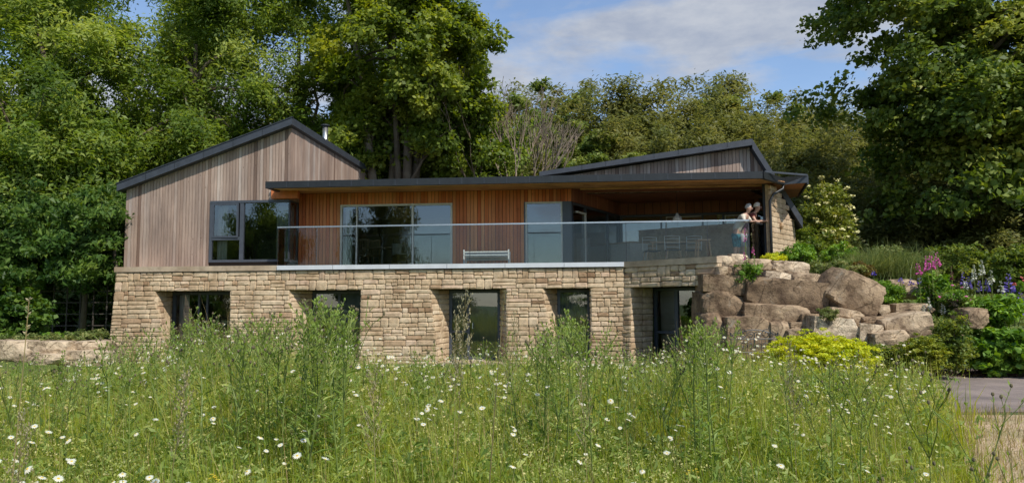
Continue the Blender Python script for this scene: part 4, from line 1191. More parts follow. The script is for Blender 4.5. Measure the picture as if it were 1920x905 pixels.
def make_tree(name, ells, trunk_h, trunk_r, mat, nb=34, nc=20, per=50, rb=1.2, leaf=0.16, clump=0.42, seed=1, stems=1, limbs=22, bark='bark', aspect=.5, flat_=.6, shell=.72, twigs=0, bflat=.5):
    rng = np.random.default_rng(seed); rr_ = random.Random(seed)
    root = empty(name)
    B, C, out, tn = crown_clumps(ells, nb, nc, rb, rng, shell, bflat)
    V, Fc, T = leaves(C, clump, per, leaf, out, tone_c=tn, rng=rng, aspect=aspect, flat_=flat_)
    link_mesh('crown', mesh_np('crown', V, Fc, 4, T, [mat]), root)
    mb = MB(); mb.smooth = True
    top = Vector((0, 0, trunk_h)); zmax = max(e_[2] for e_ in ells)
    forks = []
    if stems == 1:
        pts = [(0, 0, -.5), (rr_.uniform(-.1, .1), rr_.uniform(-.1, .1), trunk_h * .4), (0, 0, trunk_h), (ells[0][0] * .6, ells[0][1] * .6, trunk_h + (zmax - trunk_h) * .8)]
        mb.tube(pts, [trunk_r * 1.35, trunk_r, trunk_r * .85, trunk_r * .25], 8, .5, cap=False)
        forks = [(Vector(pts[2]).lerp(Vector(pts[3]), rr_.random() * .8), trunk_r * .45) for _ in range(limbs)]
        forks += [(Vector(pts[1]).lerp(Vector(pts[2]), .7), trunk_r * .4)] * 4
    else:
        for k in range(stems):
            an = 2 * math.pi * k / stems + rr_.uniform(-.4, .4); sp = rr_.uniform(.12, .5)
            p1 = Vector((math.cos(an) * .25, math.sin(an) * .25, 0)); p2 = Vector((math.cos(an) * sp * trunk_h * .45, math.sin(an) * sp * trunk_h * .3, trunk_h)); p3 = p2 + Vector((math.cos(an) * sp * 3, math.sin(an) * sp * 2, (zmax - trunk_h) * rr_.uniform(.8, 1.15)))
            r1 = trunk_r * rr_.uniform(.5, .9)
            mb.tube([p1 - Vector((0, 0, .4)), p1.lerp(p2, .5) + Vector((rr_.gauss(0, .12), rr_.gauss(0, .12), 0)), p2, p2.lerp(p3, .5) + Vector((rr_.gauss(0, .15), rr_.gauss(0, .15), 0)), p3], [r1 * 1.2, r1, r1 * .85, r1 * .6, r1 * .2], 7, rr_.random(), cap=False)
            forks += [(p2.lerp(p3, rr_.random() * .9), r1 * .4) for _ in range(max(2, limbs // stems))]
    for (p, r1) in forks:
        b = B[rr_.randrange(len(B))]
        # choose the nearest of a few boughs so limbs do not cross the crown
        cand = sorted([B[rr_.randrange(len(B))] for _ in range(5)], key=lambda q: (Vector(q) - p).length)[:2]; b = cand[rr_.randrange(2)]
        limb(mb, p, b, r1, .02, sag=.1, rr_=rr_)
        for _ in range(twigs):
            q = C[rr_.randrange(len(C))]; q = min([C[rr_.randrange(len(C))] for _ in range(12)], key=lambda w: (Vector(w) - Vector(b)).length)
            limb(mb, b, Vector(q) + Vector((0, 0, -.05)), .022, .006, sag=.05, seg=3, n=3, rr_=rr_)
    mb.build('trunk', M[bark], root)
    return root
def plant_at(o, x, y, label, cat='tree', group=None, rz=0.0, s=1.0, sz=None, z=None):
    o.location = (x, y, (tz(x, y) if z is None else z)); o.rotation_euler = (0, 0, rz); o.scale = (s, s, sz or s)
    tag(o, label, cat, group); return o

def zt_of(v, u, Y): return at(u, v, Y).z

# tall trees on the left, each placed where it stands behind the house
GL = 'tall trees behind the house on the left'
tA = make_tree('ash_tree', [(0, 0, 8.5, 3.6, 3.2, 4.2), (-1.0, .5, 12.5, 3.0, 3.0, 3.6), (1.2, -.8, 5.4, 2.8, 2.4, 2.6), (-1.5, -.6, 4.6, 2.8, 2.2, 2.4)], 4.0, .32, M['leaf_ash'], nb=120, nc=14, per=36, rb=.95, leaf=.20, clump=.5, seed=21, aspect=.34, twigs=1, limbs=26, flat_=.9, bflat=.75)
plant_at(tA, -17.2, 27.5, 'broad ash tree at the far left edge behind the hedge', 'tree', GL)
tB = make_tree('ash_tree', [(0, 0, 9.5, 3.4, 3.0, 4.4), (.8, .3, 13.5, 2.7, 2.6, 3.2), (-1.2, -.8, 6.2, 2.6, 2.4, 2.6), (1.6, -.8, 6.0, 2.3, 2.2, 2.4)], 4.6, .30, M['leaf_ash'], nb=120, nc=14, per=34, rb=.95, leaf=.19, clump=.5, seed=22, aspect=.34, twigs=1, limbs=26, flat_=.9, bflat=.75)
plant_at(tB, -13.2, 30.5, 'ash tree rising behind the low left end of the sloping roof', 'tree', GL)
tC = make_tree('ash_tree', [(0, 0, 10.5, 2.9, 2.6, 3.2), (.2, 0, 14.5, 2.6, 2.4, 2.6), (-.8, -.4, 7.2, 2.5, 2.2, 2.4)], 5.0, .26, M['leaf_ash'], nb=95, nc=13, per=30, rb=.95, leaf=.19, clump=.52, seed=23, aspect=.34, twigs=2, limbs=26, flat_=.9, bflat=.8)
plant_at(tC, -9.6, 33.0, 'airy ash tree with sky showing through, behind the roof peak', 'tree', GL)
tD = copy_tree(tB); plant_at(tD, -21.5, 34.0, 'ash tree furthest back at the upper left corner', 'tree', GL, 2.1, 1.1)
tE = copy_tree(tC); plant_at(tE, -16.2, 37.5, 'pale ash tree standing between the two front ash trees', 'tree', GL, 1.2, 1.12)
tF = make_tree('shrubby_tree', [(0, 0, 4.0, 3.2, 2.2, 2.8), (1.5, 0, 5.6, 2.2, 2.0, 2.2), (-1.8, 0, 5.0, 2.2, 2.0, 2.0)], 1.5, .16, M['leaf_ash'], nb=75, nc=14, per=34, rb=.8, leaf=.18, clump=.45, seed=24, flat_=.85, bflat=.7, aspect=.4, stems=3, limbs=12)
plant_at(tF, -11.0, 30.6, 'low bushy tree directly behind the left wing roof', 'tree', GL)
tG = copy_tree(tF); plant_at(tG, -17.2, 26.4, 'low bushy tree above the left hedge', 'tree', GL, 2.4, 1.0, z=1.4)
tH = copy_tree(tF); plant_at(tH, -15.8, 31.0, 'low bushy tree beside the left wall of the house', 'tree', GL, 4.4, .9, z=1.2)
tJ = copy_tree(tC); plant_at(tJ, -6.9, 36.5, 'ash tree filling the gap left of the big sycamore', 'tree', GL, 4.0, 1.0)
tI = copy_tree(tF); plant_at(tI, -7.0, 35.0, 'low bushy tree behind the steel flue', 'tree', GL, 1.4, 1.15)

sy = make_tree('sycamore_tree', [(0, 0, 11.5, 3.5, 3.2, 3.8), (0, 0, 15.5, 3.1, 2.8, 2.8), (2.1, -.3, 9.0, 1.7, 1.8, 2.4), (-2.3, -.3, 8.8, 1.6, 1.8, 2.4), (0.2, .8, 9.6, 2.8, 2.0, 1.6), (2.0, .3, 12.5, 1.6, 1.8, 2.4)], 6.2, .30, M['leaf_syc'], nb=230, nc=15, per=34, rb=.72, leaf=.165, clump=.4, seed=31, flat_=.8, bflat=.7, stems=7, limbs=42, aspect=.8, twigs=1)
plant_at(sy, pos_x(758, 31), 31.0, 'big sycamore with many stems standing behind the middle of the house', 'tree')
sy2 = copy_tree(tF); plant_at(sy2, pos_x(860, 36), 36.0, 'bushy tree in shade behind the sycamore stems', 'tree', None, 3.0, 1.15)
sy3 = copy_tree(tF); plant_at(sy3, pos_x(690, 38), 38.0, 'bushy tree left of the sycamore stems', 'tree', None, .5, 1.2)

# dead tree
def dead_tree():
    root = empty('dead_tree'); mb = MB(); mb.smooth = True; rr_ = random.Random(5)
    def grow(p, d, L, r, lvl):
        q = p + d * L; m_ = p.lerp(q, .5) + Vector((rr_.gauss(0, 1), rr_.gauss(0, 1), 0)) * L * .05
        mb.tube([p, m_, q], [r, r * .85, r * .66], 5 if lvl < 3 else 3, rr_.random(), cap=False)
        if lvl >= 6: return
        for _ in range(3 if lvl in (1, 2, 3) else 2):
            a = Vector((rr_.gauss(0, 1), rr_.gauss(0, 1), 0)).normalized() * rr_.uniform(.2, .5)
            nd = (d + a + Vector((0, 0, .22))).normalized(); grow(q, nd, L * rr_.uniform(.66, .88), r * .68, lvl + 1)
    for k in range(2): grow(Vector((k * .25, 0, -.3)), Vector((.18 * k - .05, 0, 1)).normalized(), 3.0, .11, 0)
    mb.build('branches', M['bark_pale'], root); return root
dt = dead_tree(); plant_at(dt, pos_x(948, 32), 32.0, 'bare dead tree with pale fanned branches right of the sycamore', 'tree', None, .4, 1.0, .98)

# hillside trees
h1 = make_tree('hillside_tree', [(0, 0, 4.4, 2.9, 2.7, 2.9), (1.2, 0, 2.6, 2.6, 2.2, 2.0), (-1.3, 0, 2.8, 2.4, 2.2, 2.0)], 1.6, .18, M['leaf_hill'], nb=95, nc=12, per=30, rb=.85, leaf=.23, clump=.55, seed=41, limbs=10, shell=.72, aspect=.35, flat_=.9, bflat=.7, twigs=1)
h2 = make_tree('hillside_tree', [(0, 0, 5.0, 2.6, 2.5, 3.0), (-.8, 0, 2.8, 2.5, 2.2, 2.2), (1.2, 0, 3.0, 2.1, 2.0, 2.0)], 1.8, .17, M['leaf_hill2'], nb=90, nc=12, per=32, rb=.65, leaf=.22, clump=.42, seed=42, limbs=10, shell=.75, bflat=.7)
h3 = make_tree('hillside_tree', [(0, 0, 4.2, 2.2, 2.1, 2.2), (.5, 0, 6.8, 1.5, 1.4, 1.9), (-.6, 0, 2.4, 2.2, 2.0, 1.8)], 1.8, .14, M['leaf_hill'], nb=60, nc=11, per=22, rb=.6, leaf=.21, clump=.5, seed=43, limbs=18, shell=.6, twigs=2, aspect=.35, flat_=.9, bflat=.8)
HT = [ # px, skyline v, Y, kind, label
 (1040, 150, 54, 1, 'rounded bright green tree on the skyline right of the dead tree'), (985, 172, 58, 0, 'olive tree on the skyline just behind the dead tree'),
 (1120, 168, 50, 0, 'olive tree on the skyline between the bright tree and the first wispy top'), (1178, 140, 48, 2, 'wispy topped tree left of the dip in the skyline'), (1230, 185, 47, 0, 'dark olive tree in the dip of the skyline'),
 (1295, 165, 49, 0, 'olive tree left of the tallest skyline tree'), (1358, 118, 52, 2, 'tallest airy tree on the hill skyline'), (1415, 170, 50, 1, 'green tree to the right of the tallest skyline tree'),
 (1475, 190, 47, 0, 'brownish green tree in the long level skyline'), (1535, 186, 50, 2, 'thin topped tree in the level skyline near the right tree'), (1600, 190, 46, 0, 'olive tree on the skyline beside the big right tree'), (1680, 200, 44, 0, 'hill tree mostly hidden behind the big right tree'),
 (1090, 235, 42, 1, 'white flecked bushy tree above the right roof, lower hillside'), (1010, 250, 43, 1, 'yellow green tree directly right of the dead trunk'), (950, 235, 47, 0, 'olive tree behind the dead trunk'), (890, 215, 50, 0, 'hill tree glimpsed right of the sycamore crown'),
 (1175, 235, 41, 0, 'dark olive tree in the middle of the hillside'), (1255, 240, 42, 0, 'olive hillside tree above the right roof slope'), (1330, 228, 40, 0, 'olive tree just above the peak of the right roof'), (1405, 232, 41, 0, 'brownish olive tree behind the right roof peak'),
 (1480, 250, 37, 0, 'olive tree to the right of the roof peak'), (1550, 265, 36, 0, 'twiggy olive tree above the canopy tip'), (1620, 260, 38, 0, 'shaded tree at the left side of the big right tree'), (1540, 330, 31, 0, 'twiggy olive bush directly right of the canopy tip'), (1640, 340, 30, 0, 'shaded bushy tree low down behind the cream flowered shrub'),
 (1130, 290, 37, 1, 'bushy green tree just above the left end of the right roof'), (1050, 285, 37, 1, 'bushy green tree just above the flat roof'), (970, 290, 39, 1, 'yellowish bush at the foot of the dead tree'), (1000, 305, 35, 0, 'dark bush low behind the flat roof'),
 (810, 240, 48, 0, 'hill tree seen between the sycamore stems'), (640, 230, 46, 0, 'hill tree between the sycamore and the ash trees'), (520, 215, 46, 0, 'hill tree behind the peak of the left roof'), (400, 210, 46, 0, 'hill tree behind the middle of the left roof'), (260, 200, 44, 0, 'hill tree behind the left end of the left roof'), (120, 200, 42, 0, 'hill tree behind the far left ash tree'), (-40, 200, 42, 0, 'hill tree outside the left ash tree'),
 (1760, 230, 36, 0, 'shaded hill tree behind the trunk of the big right tree'), (1880, 240, 34, 0, 'shaded hill tree at the right edge behind the big tree'), (1730, 330, 28, 0, 'dark bushy tree behind the big right trunk'), (1850, 340, 27, 0, 'dark bushy tree at the right edge under the big tree'), (1950, 330, 26, 0, 'dark bushy tree at the far right margin')]
used = set()
for i, (u, v, Y, k, lab) in enumerate(HT):
    src = (h1, h2, h3)[k]; o = src if k not in used else copy_tree(src); used.add(k)
    x = pos_x(u, Y); ztop = zt_of(v, u, Y); zb_ = tz(x, Y) - .4; hgt = (7.4, 8.0, 8.7)[k]
    s = max(.6, (ztop - zb_) / hgt); s2 = min(1.35, max(.85, s))
    plant_at(o, x, Y, lab, 'tree', 'trees on the hillside behind the house', R.uniform(0, 6.28), s2, s, z=zb_)

# the large tree on the right
rtm = make_tree('large_tree', [(-.6, 0, 9.0, 4.0, 3.6, 3.6), (.2, 0, 12.5, 3.8, 3.4, 3.0), (.8, -.4, 5.8, 3.2, 2.8, 2.6), (2.8, 0, 8.0, 3.0, 3.0, 4.0), (-2.7, -.4, 11.0, 1.7, 1.6, 1.7), (1.0, -.9, 3.4, 3.0, 2.2, 2.0), (-1.0, -.6, 4.0, 2.3, 2.0, 2.0), (-1.6, -.5, 6.6, 2.2, 2.0, 2.2), (1.5, -.8, 5.2, 3.4, 2.2, 2.2)], 3.6, .28, M['leaf_right'], nb=210, nc=16, per=46, rb=.95, leaf=.15, clump=.42, seed=51, aspect=.75, limbs=40, twigs=1)
plant_at(rtm, pos_x(1848, 26.3), 26.3, 'large deep green tree filling the upper right corner', 'tree', s=1.2, z=2.0)

# hedge on the left
def leafy_mass(name, boxes, n_cl, per, leaf, clump, mat, seed, stuffk=False, aspect=.4, upw=.5, flat_=.5, tonev=.2):
    """leaves through box volumes, denser towards their faces"""
    rng = np.random.default_rng(seed); P = []
    vols = np.array([(b[1] - b[0]) * (b[3] - b[2]) * (b[5] - b[4]) for b in boxes]); ks = rng.multinomial(n_cl, vols / vols.sum())
    for b, k in zip(boxes, ks):
        q = rng.random((k, 3)); ax = rng.integers(0, 3, k); sd = rng.integers(0, 2, k); m_ = rng.random(k) < .7
        q[np.arange(k)[m_], ax[m_]] = np.abs(sd[m_] - rng.random(m_.sum()) * .16)
        P.append(np.array([b[0], b[2], b[4]]) + q * np.array([b[1] - b[0], b[3] - b[2], b[5] - b[4]]))
    C = np.concatenate(P); C += .18 * rng.normal(size=C.shape)
    out = np.tile([0, -1.0, 0], (len(C), 1)); tn = np.clip(.45 + tonev * rng.normal(size=len(C)), 0, 1)
    V, Fc, T = leaves(C, clump, per, leaf, out, flat_, tn, rng=rng, aspect=aspect, upw=upw, droop=.4)
    return mesh_np(name, V, Fc, 4, T, [mat])
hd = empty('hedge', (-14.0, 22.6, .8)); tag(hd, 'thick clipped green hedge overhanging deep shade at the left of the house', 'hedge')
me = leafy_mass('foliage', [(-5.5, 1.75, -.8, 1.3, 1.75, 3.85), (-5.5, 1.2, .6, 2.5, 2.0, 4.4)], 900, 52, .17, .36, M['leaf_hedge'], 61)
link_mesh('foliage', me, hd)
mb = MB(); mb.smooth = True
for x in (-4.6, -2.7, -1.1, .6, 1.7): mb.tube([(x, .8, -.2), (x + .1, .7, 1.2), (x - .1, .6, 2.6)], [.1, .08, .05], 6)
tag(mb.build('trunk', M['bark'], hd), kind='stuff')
hb = empty('hedge', (-14.0, 26.2, .8)); tag(hb, 'added hedge row that backs the gap under the front hedge with darkness', 'hedge')
link_mesh('foliage', leafy_mass('foliage', [(-6.5, 2.9, -.6, .8, 0, 4.5)], 520, 50, .2, .42, M['leaf_hedge'], 62), hb)  # added foliage row, there only to keep the space beneath the front hedge dark
# lattice fence in the shade
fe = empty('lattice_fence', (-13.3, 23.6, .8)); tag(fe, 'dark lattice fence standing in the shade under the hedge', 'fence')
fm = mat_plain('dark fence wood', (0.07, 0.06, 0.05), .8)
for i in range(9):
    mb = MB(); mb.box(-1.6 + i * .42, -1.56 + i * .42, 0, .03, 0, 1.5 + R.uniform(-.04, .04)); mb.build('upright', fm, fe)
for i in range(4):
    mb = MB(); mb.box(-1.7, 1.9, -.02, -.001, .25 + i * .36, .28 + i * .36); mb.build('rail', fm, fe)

def shrub(name, label, u, v0, v1, Y, wpx, mat, leaf=.09, n_=70, per=40, seed=0, cat='shrub', group=None, depth=None, aspect=.5, clump=.16, z0=None, upw=.7, flowers=None, nfl=0, fs=.05, flat_=.6, shell=.35):
    x = pos_x(u, Y); zt_ = zt_of(v0, u, Y); zb_ = zt_of(v1, u, Y) if z0 is None else z0
    w = wpx / F * Y; h = max(.15, zt_ - zb_); dpt = depth or w
    rng = np.random.default_rng(seed + 900)
    root = empty(name, (x, Y, zb_)); tag(root, label, cat, group)
    d = rng.normal(size=(n_, 3)); d /= np.linalg.norm(d, axis=1, keepdims=True); r = rng.random((n_, 1)) ** shell
    C = d * r * np.array([w / 2, dpt / 2, h / 2]) * (1 + .12 * rng.normal(size=(n_, 1))) + np.array([0, 0, h / 2]); C[:, 2] = np.maximum(C[:, 2], .02)
    tn = np.clip(.5 + .2 * rng.normal(size=n_), 0, 1)
    V, Fc, T = leaves(C, clump, per, leaf, d * .6, flat_, tn, rng=rng, aspect=aspect, upw=upw)
    link_mesh('foliage', mesh_np('foliage', V, Fc, 4, T, [mat]), root)
    mb = MB()
    for k in range(7):
        c = C[rng.integers(n_)]; mb.tube([(rng.normal() * .05, rng.normal() * .05, -.1), (c[0] * .5, c[1] * .5, c[2] * .5), tuple(c)], [.018, .012, .005], 4, cap=False)
    mb.build('stems', M['bark'], root)
    if flowers is not None:
        k = rng.choice(n_, nfl); top = C[k] + d[k] * np.array([clump * .9, clump * .9, clump]) + [0, -.03, .04]
        V, Fc, T = leaves(top, fs * 1.1, 14, fs, np.tile([0, -.6, .4], (nfl, 1)), .4, rng=rng, aspect=.9, upw=1.0)
        tag(link_mesh('flowers', mesh_np('flowers', V, Fc, 4, T, [flowers]), root), kind='stuff')
    return root
GB = 'plants of the garden bank'
shrub('laurel_bush', 'round leaved bush at the far left below the hedge', 38, 545, 645, 18.6, 105, M['leaf_hedge'], .12, 110, 26, 1, aspect=.85, clump=.2)
shrub('elder_bush', 'elder bush dotted with cream blossom right of the house', 1552, 338, 478, 25.2, 95, leafs('elder foliage', (.12, .16, .03), (.22, .27, .05), (.36, .38, .09), clump=2), .11, 200, 44, 2, clump=.28, flowers=M['cream'], nfl=170, fs=.085, z0=2.2)
shrub('elder_bush', 'yellowish flowering bush lower right of the elder blossom', 1592, 392, 490, 25.8, 60, M['leaf_grey'], .10, 100, 40, 3, clump=.24, flowers=M['cream'], nfl=60, fs=.07, z0=2.2)
shrub('dark_shrub', 'dark glossy shrub beside the stone end wall', 1522, 420, 488, 23.6, 66, M['leaf_right'], .1, 110, 40, 4, clump=.2, z0=2.3)
shrub('fern_shrub', 'feathery bright green shrub left of the ornamental grass', 1577, 448, 505, 22.0, 58, M['leaf_bed'], .07, 120, 50, 5, clump=.14, z0=2.3)
shrub('green_bush', 'low green bush at the foot of the stone end wall', 1497, 458, 492, 20.8, 60, M['leaf_bed'], .07, 80, 40, 6, clump=.13)
shrub('green_bush', 'yellow green cushion on the crest below the downpipe', 1452, 474, 492, 20.3, 40, M['leaf_lime'], .05, 50, 40, 7, clump=.09)
shrub('green_bush', 'leafy green bush below the terrace stones on the bank', 1664, 528, 574, 18.7, 62, M['leaf_bed'], .06, 100, 44, 8, clump=.12)
shrub('green_bush', 'spreading green cushion right of the pale flat stone', 1565, 490, 520, 19.9, 110, M['leaf_grey'], .06, 120, 44, 9, clump=.11)
shrub('green_bush', 'reddish green cushion of small leaves above the tilted boulder', 1612, 492, 520, 20.1, 60, leafs('rusty cushion', (.09, .06, .02), (.17, .13, .04), (.26, .22, .06), clump=5), .05, 70, 44, 10, clump=.1)
shrub('foliage_plant', 'broad leaved clump beneath the purple spikes at the right edge', 1868, 555, 610, 17.2, 90, M['leaf_bed'], .16, 60, 26, 11, clump=.2, aspect=.35)
shrub('foliage_plant', 'leafy clump around the pink foxglove stems', 1758, 515, 590, 18.6, 60, M['leaf_bed'], .12, 70, 30, 12, clump=.17)
shrub('foliage_plant', 'grey green leafy clump beside the white spikes', 1800, 540, 600, 18.0, 70, M['leaf_grey'], .13, 70, 30, 13, clump=.17, aspect=.3)
shrub('ground_cover_plant', 'mound of bright heart shaped leaves at the path edge on the right', 1880, 612, 698, 16.9, 170, M['leaf_bed'], .11, 260, 34, 14, clump=.15, aspect=.95, depth=1.6)
shrub('dark_plant', 'dark stemmed plant in the gap between path and sloping slab', 1783, 590, 690, 16.2, 62, M['leaf_right'], .08, 100, 36, 15, clump=.14)
shrub('dark_plant', 'dark low foliage between the two yellow green shrubs', 1652, 645, 700, 16.2, 70, M['leaf_right'], .07, 90, 36, 16, clump=.13)
shrub('lime_shrub', 'large dome of yellow green flower heads before the cream boulder', 1532, 628, 722, 15.2, 190, M['leaf_lime'], .05, 900, 40, 17, clump=.095, upw=1.3, flat_=.35, shell=.14)
shrub('lime_shrub', 'smaller dome of yellow green flower heads near the path', 1722, 626, 700, 15.6, 92, leafs('duller lime heads', (.12, .17, .02), (.22, .27, .03), (.36, .38, .05), trans=.25, clump=6), .045, 300, 44, 18, clump=.09, upw=1.2, flat_=.35)
shrub('green_bush', 'small moss green cushion wedged under the tilted boulder', 1550, 574, 600, 17.2, 38, M['leaf_grey'], .03, 60, 50, 19, clump=.06)
shrub('rock_plant', 'strap leaved rock plant growing on the crest stones', 1408, 492, 530, 18.3, 46, M['leaf_bed'], .13, 40, 22, 20, clump=.1, aspect=.2)
shrub('dark_shrub', 'dark leafy shrub at the right edge under the big tree', 1905, 460, 540, 20.5, 90, M['leaf_right'], .11, 120, 36, 21, clump=.2)
shrub('dark_shrub', 'shaded shrub behind the foxgloves under the big tree', 1800, 455, 520, 22.5, 110, M['leaf_right'], .11, 120, 36, 22, clump=.22)
shrub('low_plant', 'pale leaved creeping plant trailing over the low wall', 75, 626, 646, 16.9, 200, M['leaf_grey'], .07, 90, 30, 23, clump=.1, depth=.8)
shrub('low_plant', 'pale leaved creeping plant at the right end of the low wall', 165, 618, 644, 17.3, 90, M['leaf_grey'], .07, 60, 30, 24, clump=.1, depth=.8)

def blades(P, H, width, rng, lean=.25, tone=None, seg=3, curl=.6, wind=(0, 0)):
    """tapered bent blades; returns V, F(tri), T"""
    n = len(P); an = rng.random(n) * 2 * np.pi; dx, dy = np.cos(an), np.sin(an)
    le = lean * np.abs(rng.normal(size=n)) * H; fa = rng.random(n) * 2 * np.pi; wx, wy = np.cos(fa), np.sin(fa)
    ts = np.linspace(0, 1, seg + 1); V = []; 
    for t in ts:
        cx = P[:, 0] + (dx * le + wind[0] * H) * t ** (1 + curl * 2); cy = P[:, 1] + (dy * le + wind[1] * H) * t ** (1 + curl * 2); cz = P[:, 2] + H * t * (1 - .25 * (le / H) * t)
        if t < 1:
            w = width * (1 - t) ** .6 * .5
            V.append(np.stack([cx - wx * w, cy - wy * w, cz], 1)); V.append(np.stack([cx + wx * w, cy + wy * w, cz], 1))
        else: V.append(np.stack([cx, cy, cz], 1))
    nv = len(V); V = np.stack(V, 1).reshape(-1, 3); b = np.arange(n)[:, None] * nv; tr_ = []
    for s in range(seg - 1): a = 2 * s; tr_ += [[a, a + 1, a + 3], [a, a + 3, a + 2]]
    a = 2 * (seg - 1); tr_.append([a, a + 1, a + 2])
    Fc = (b[:, :, None] + np.array(tr_)[None]).reshape(-1, 3)
    T = np.repeat(np.clip((tone if tone is not None else .5) + .18 * rng.normal(size=n), 0, 1), nv)
    return V, Fc, T

# ornamental grasses on the bank
def grass_tuft(label, u, v0, v1, Y, wpx, n_=900, seed=0):
    rng = np.random.default_rng(seed + 50); x = pos_x(u, Y); zb_ = zt_of(v1, u, Y); h = zt_of(v0, u, Y) - zb_; w = wpx / F * Y
    hv = rng.uniform(.25, 1.05, n_) * (1 + .2 * np.sin(np.arange(n_) % 9))
    P = np.stack([rng.normal(size=n_) * w * .3, rng.normal(size=n_) * w * .16, np.zeros(n_)], 1)
    V, Fc, T = blades(P, h * hv, .02, rng, lean=.95)
    o = link_mesh('ornamental_grass', mesh_np('ornamental_grass', V, Fc, 3, T, [M['leaf_grey']]), None, (x, Y, zb_)); tag(o, label, 'grass tuft', 'ornamental grasses on the bank')
grass_tuft('ornamental grass tuft left of centre on the upper bank', 1640, 455, 520, 21.0, 70, 1300, 1)
grass_tuft('wide ornamental grass tuft behind the foxgloves', 1692, 458, 525, 21.0, 80, 1500, 2)
shrub('green_bush', 'rounded yellowish bush between the ornamental grasses', 1668, 462, 520, 21.6, 75, M['leaf_grey'], .08, 120, 44, 41, clump=.2)
shrub('green_bush', 'leafy bush right of the ornamental grasses near the foxgloves', 1722, 470, 530, 21.2, 60, M['leaf_grey'], .08, 100, 44, 42, clump=.18)
grass_tuft('short grass tuft between the grasses and the fern shrub', 1608, 470, 515, 20.6, 50, 800, 3)

# flower spikes
M['pink'] = mat_plain('foxglove pink', (.68, .13, .42), .6); M['white_fl'] = mat_plain('white flowers', (.66, .66, .56), .7)
M['purple'] = mat_plain('purple flowers', (.24, .17, .58), .7); M['dark_red'] = mat_plain('dark red spike', (.22, .06, .08), .7)
M['stem'] = mat_leaf('plant stem', [(0, (.14, .20, .05)), (1, (.26, .31, .10))], trans=.15)
def spike(label, u, v0, vf, v1, Y, mat, wid=.07, seed=0, cat='foxglove', bell=True, group=None, name='foxglove', lean=0):
    rr_ = random.Random(seed + 70); x = pos_x(u, Y); zb_ = zt_of(v1, u, Y); H = zt_of(v0, u, Y) - zb_; hf = zt_of(vf, u, Y) - zb_
    root = empty(name, (x, Y, zb_)); tag(root, label, cat, group)
    mb = MB(); mb.tube([(0, 0, 0), (lean * .3, 0, H * .5), (lean, 0, H)], [.012, .009, .004], 5)
    for k in range(10):
        an = rr_.uniform(0, 6.28); z = rr_.uniform(0, hf * .8); l = .22 * (1 - z / max(hf, .1) * .6)
        d = Vector((math.cos(an), math.sin(an), .25)); sd = Vector((-math.sin(an), math.cos(an), 0)) * l * .18; b = Vector((0, 0, z))
        mb.add([b, b + d * l * .5 + sd, b + d * l, b + d * l * .5 - sd], [(0, 1, 2, 3)], rr_.random())
    mb.build('stem', M['stem'], root)
    fb_ = MB(); n = int((H - hf) / .032)
    for k in range(max(6, n) * 3):
        t = rr_.random(); z = hf + (H - hf) * t; r = wid * (1 - t * .8) + .006; an = rr_.uniform(0, 6.28); c = Vector((lean * (z / H) ** 2, 0, z)); d = Vector((math.cos(an), math.sin(an), -.35 if bell else .1)).normalized()
        s = .042 * (1.15 - t * .75); a = d.orthogonal().normalized() * s * .5; b_ = d.cross(a).normalized() * s * .5; p = c + d * r * .3; q = c + d * r
        fb_.add([p + a * .3, p + b_ * .3, p - a * .3, p - b_ * .3, q + a, q + b_, q - a, q - b_], [(0, 1, 5, 4), (1, 2, 6, 5), (2, 3, 7, 6), (3, 0, 4, 7), (0, 3, 2, 1)], rr_.random())
    tag(fb_.build('flower_spike', mat, root), kind='stuff')
GF = 'foxgloves on the garden bank'
for i, (u, v0, vf, v1, Y, lab) in enumerate([(1727, 491, 512, 590, 18.4, 'leftmost pink foxglove of the tall group on the bank'), (1745, 478, 505, 590, 18.5, 'second pink foxglove from the left in the tall group'), (1752, 473, 504, 590, 18.3, 'third pink foxglove from the left, tallest of the group'), (1764, 472, 497, 590, 18.6, 'rightmost pink foxglove of the tall group')]):
    spike(lab, u, v0, vf, v1, Y, M['pink'], .105, i, group=GF, lean=-.05)
spike('slender pink foxglove growing up in front of the balcony glass', 1401, 428, 452, 505, 18.3, M['pink'], .035, 9, group=GF)
spike('short pink foxglove right of the slender one before the glass', 1417, 462, 476, 505, 18.4, M['pink'], .045, 10, group=GF, lean=-.04)
spike('pale pink foxglove left of the slender one among the crest stones', 1398, 470, 486, 508, 18.2, M['pink'], .03, 11, group=GF)
for i, (u, v0, vf, v1, lab) in enumerate([(1829, 496, 525, 590, 'leftmost tall white flower spike near the right edge'), (1844, 486, 514, 590, 'tallest white flower spike near the right edge'), (1861, 506, 531, 590, 'white flower spike beside the tallest one on its right'), (1878, 526, 545, 590, 'short white flower spike beside the purple spikes'), (1740, 556, 578, 620, 'white spike low on the bank before the terrace stone'), (1767, 566, 588, 630, 'white spike low on the bank above the dark plant'), (1730, 570, 586, 625, 'small white spike left of the other low white spikes'), (1812, 526, 540, 590, 'thin white spike left of the tall white spikes')]):
    spike(lab, u, v0, vf, v1, 17.8, M['white_fl'], .08, 20 + i, 'white flower', group='white flower spikes', name='white_flower_spike')
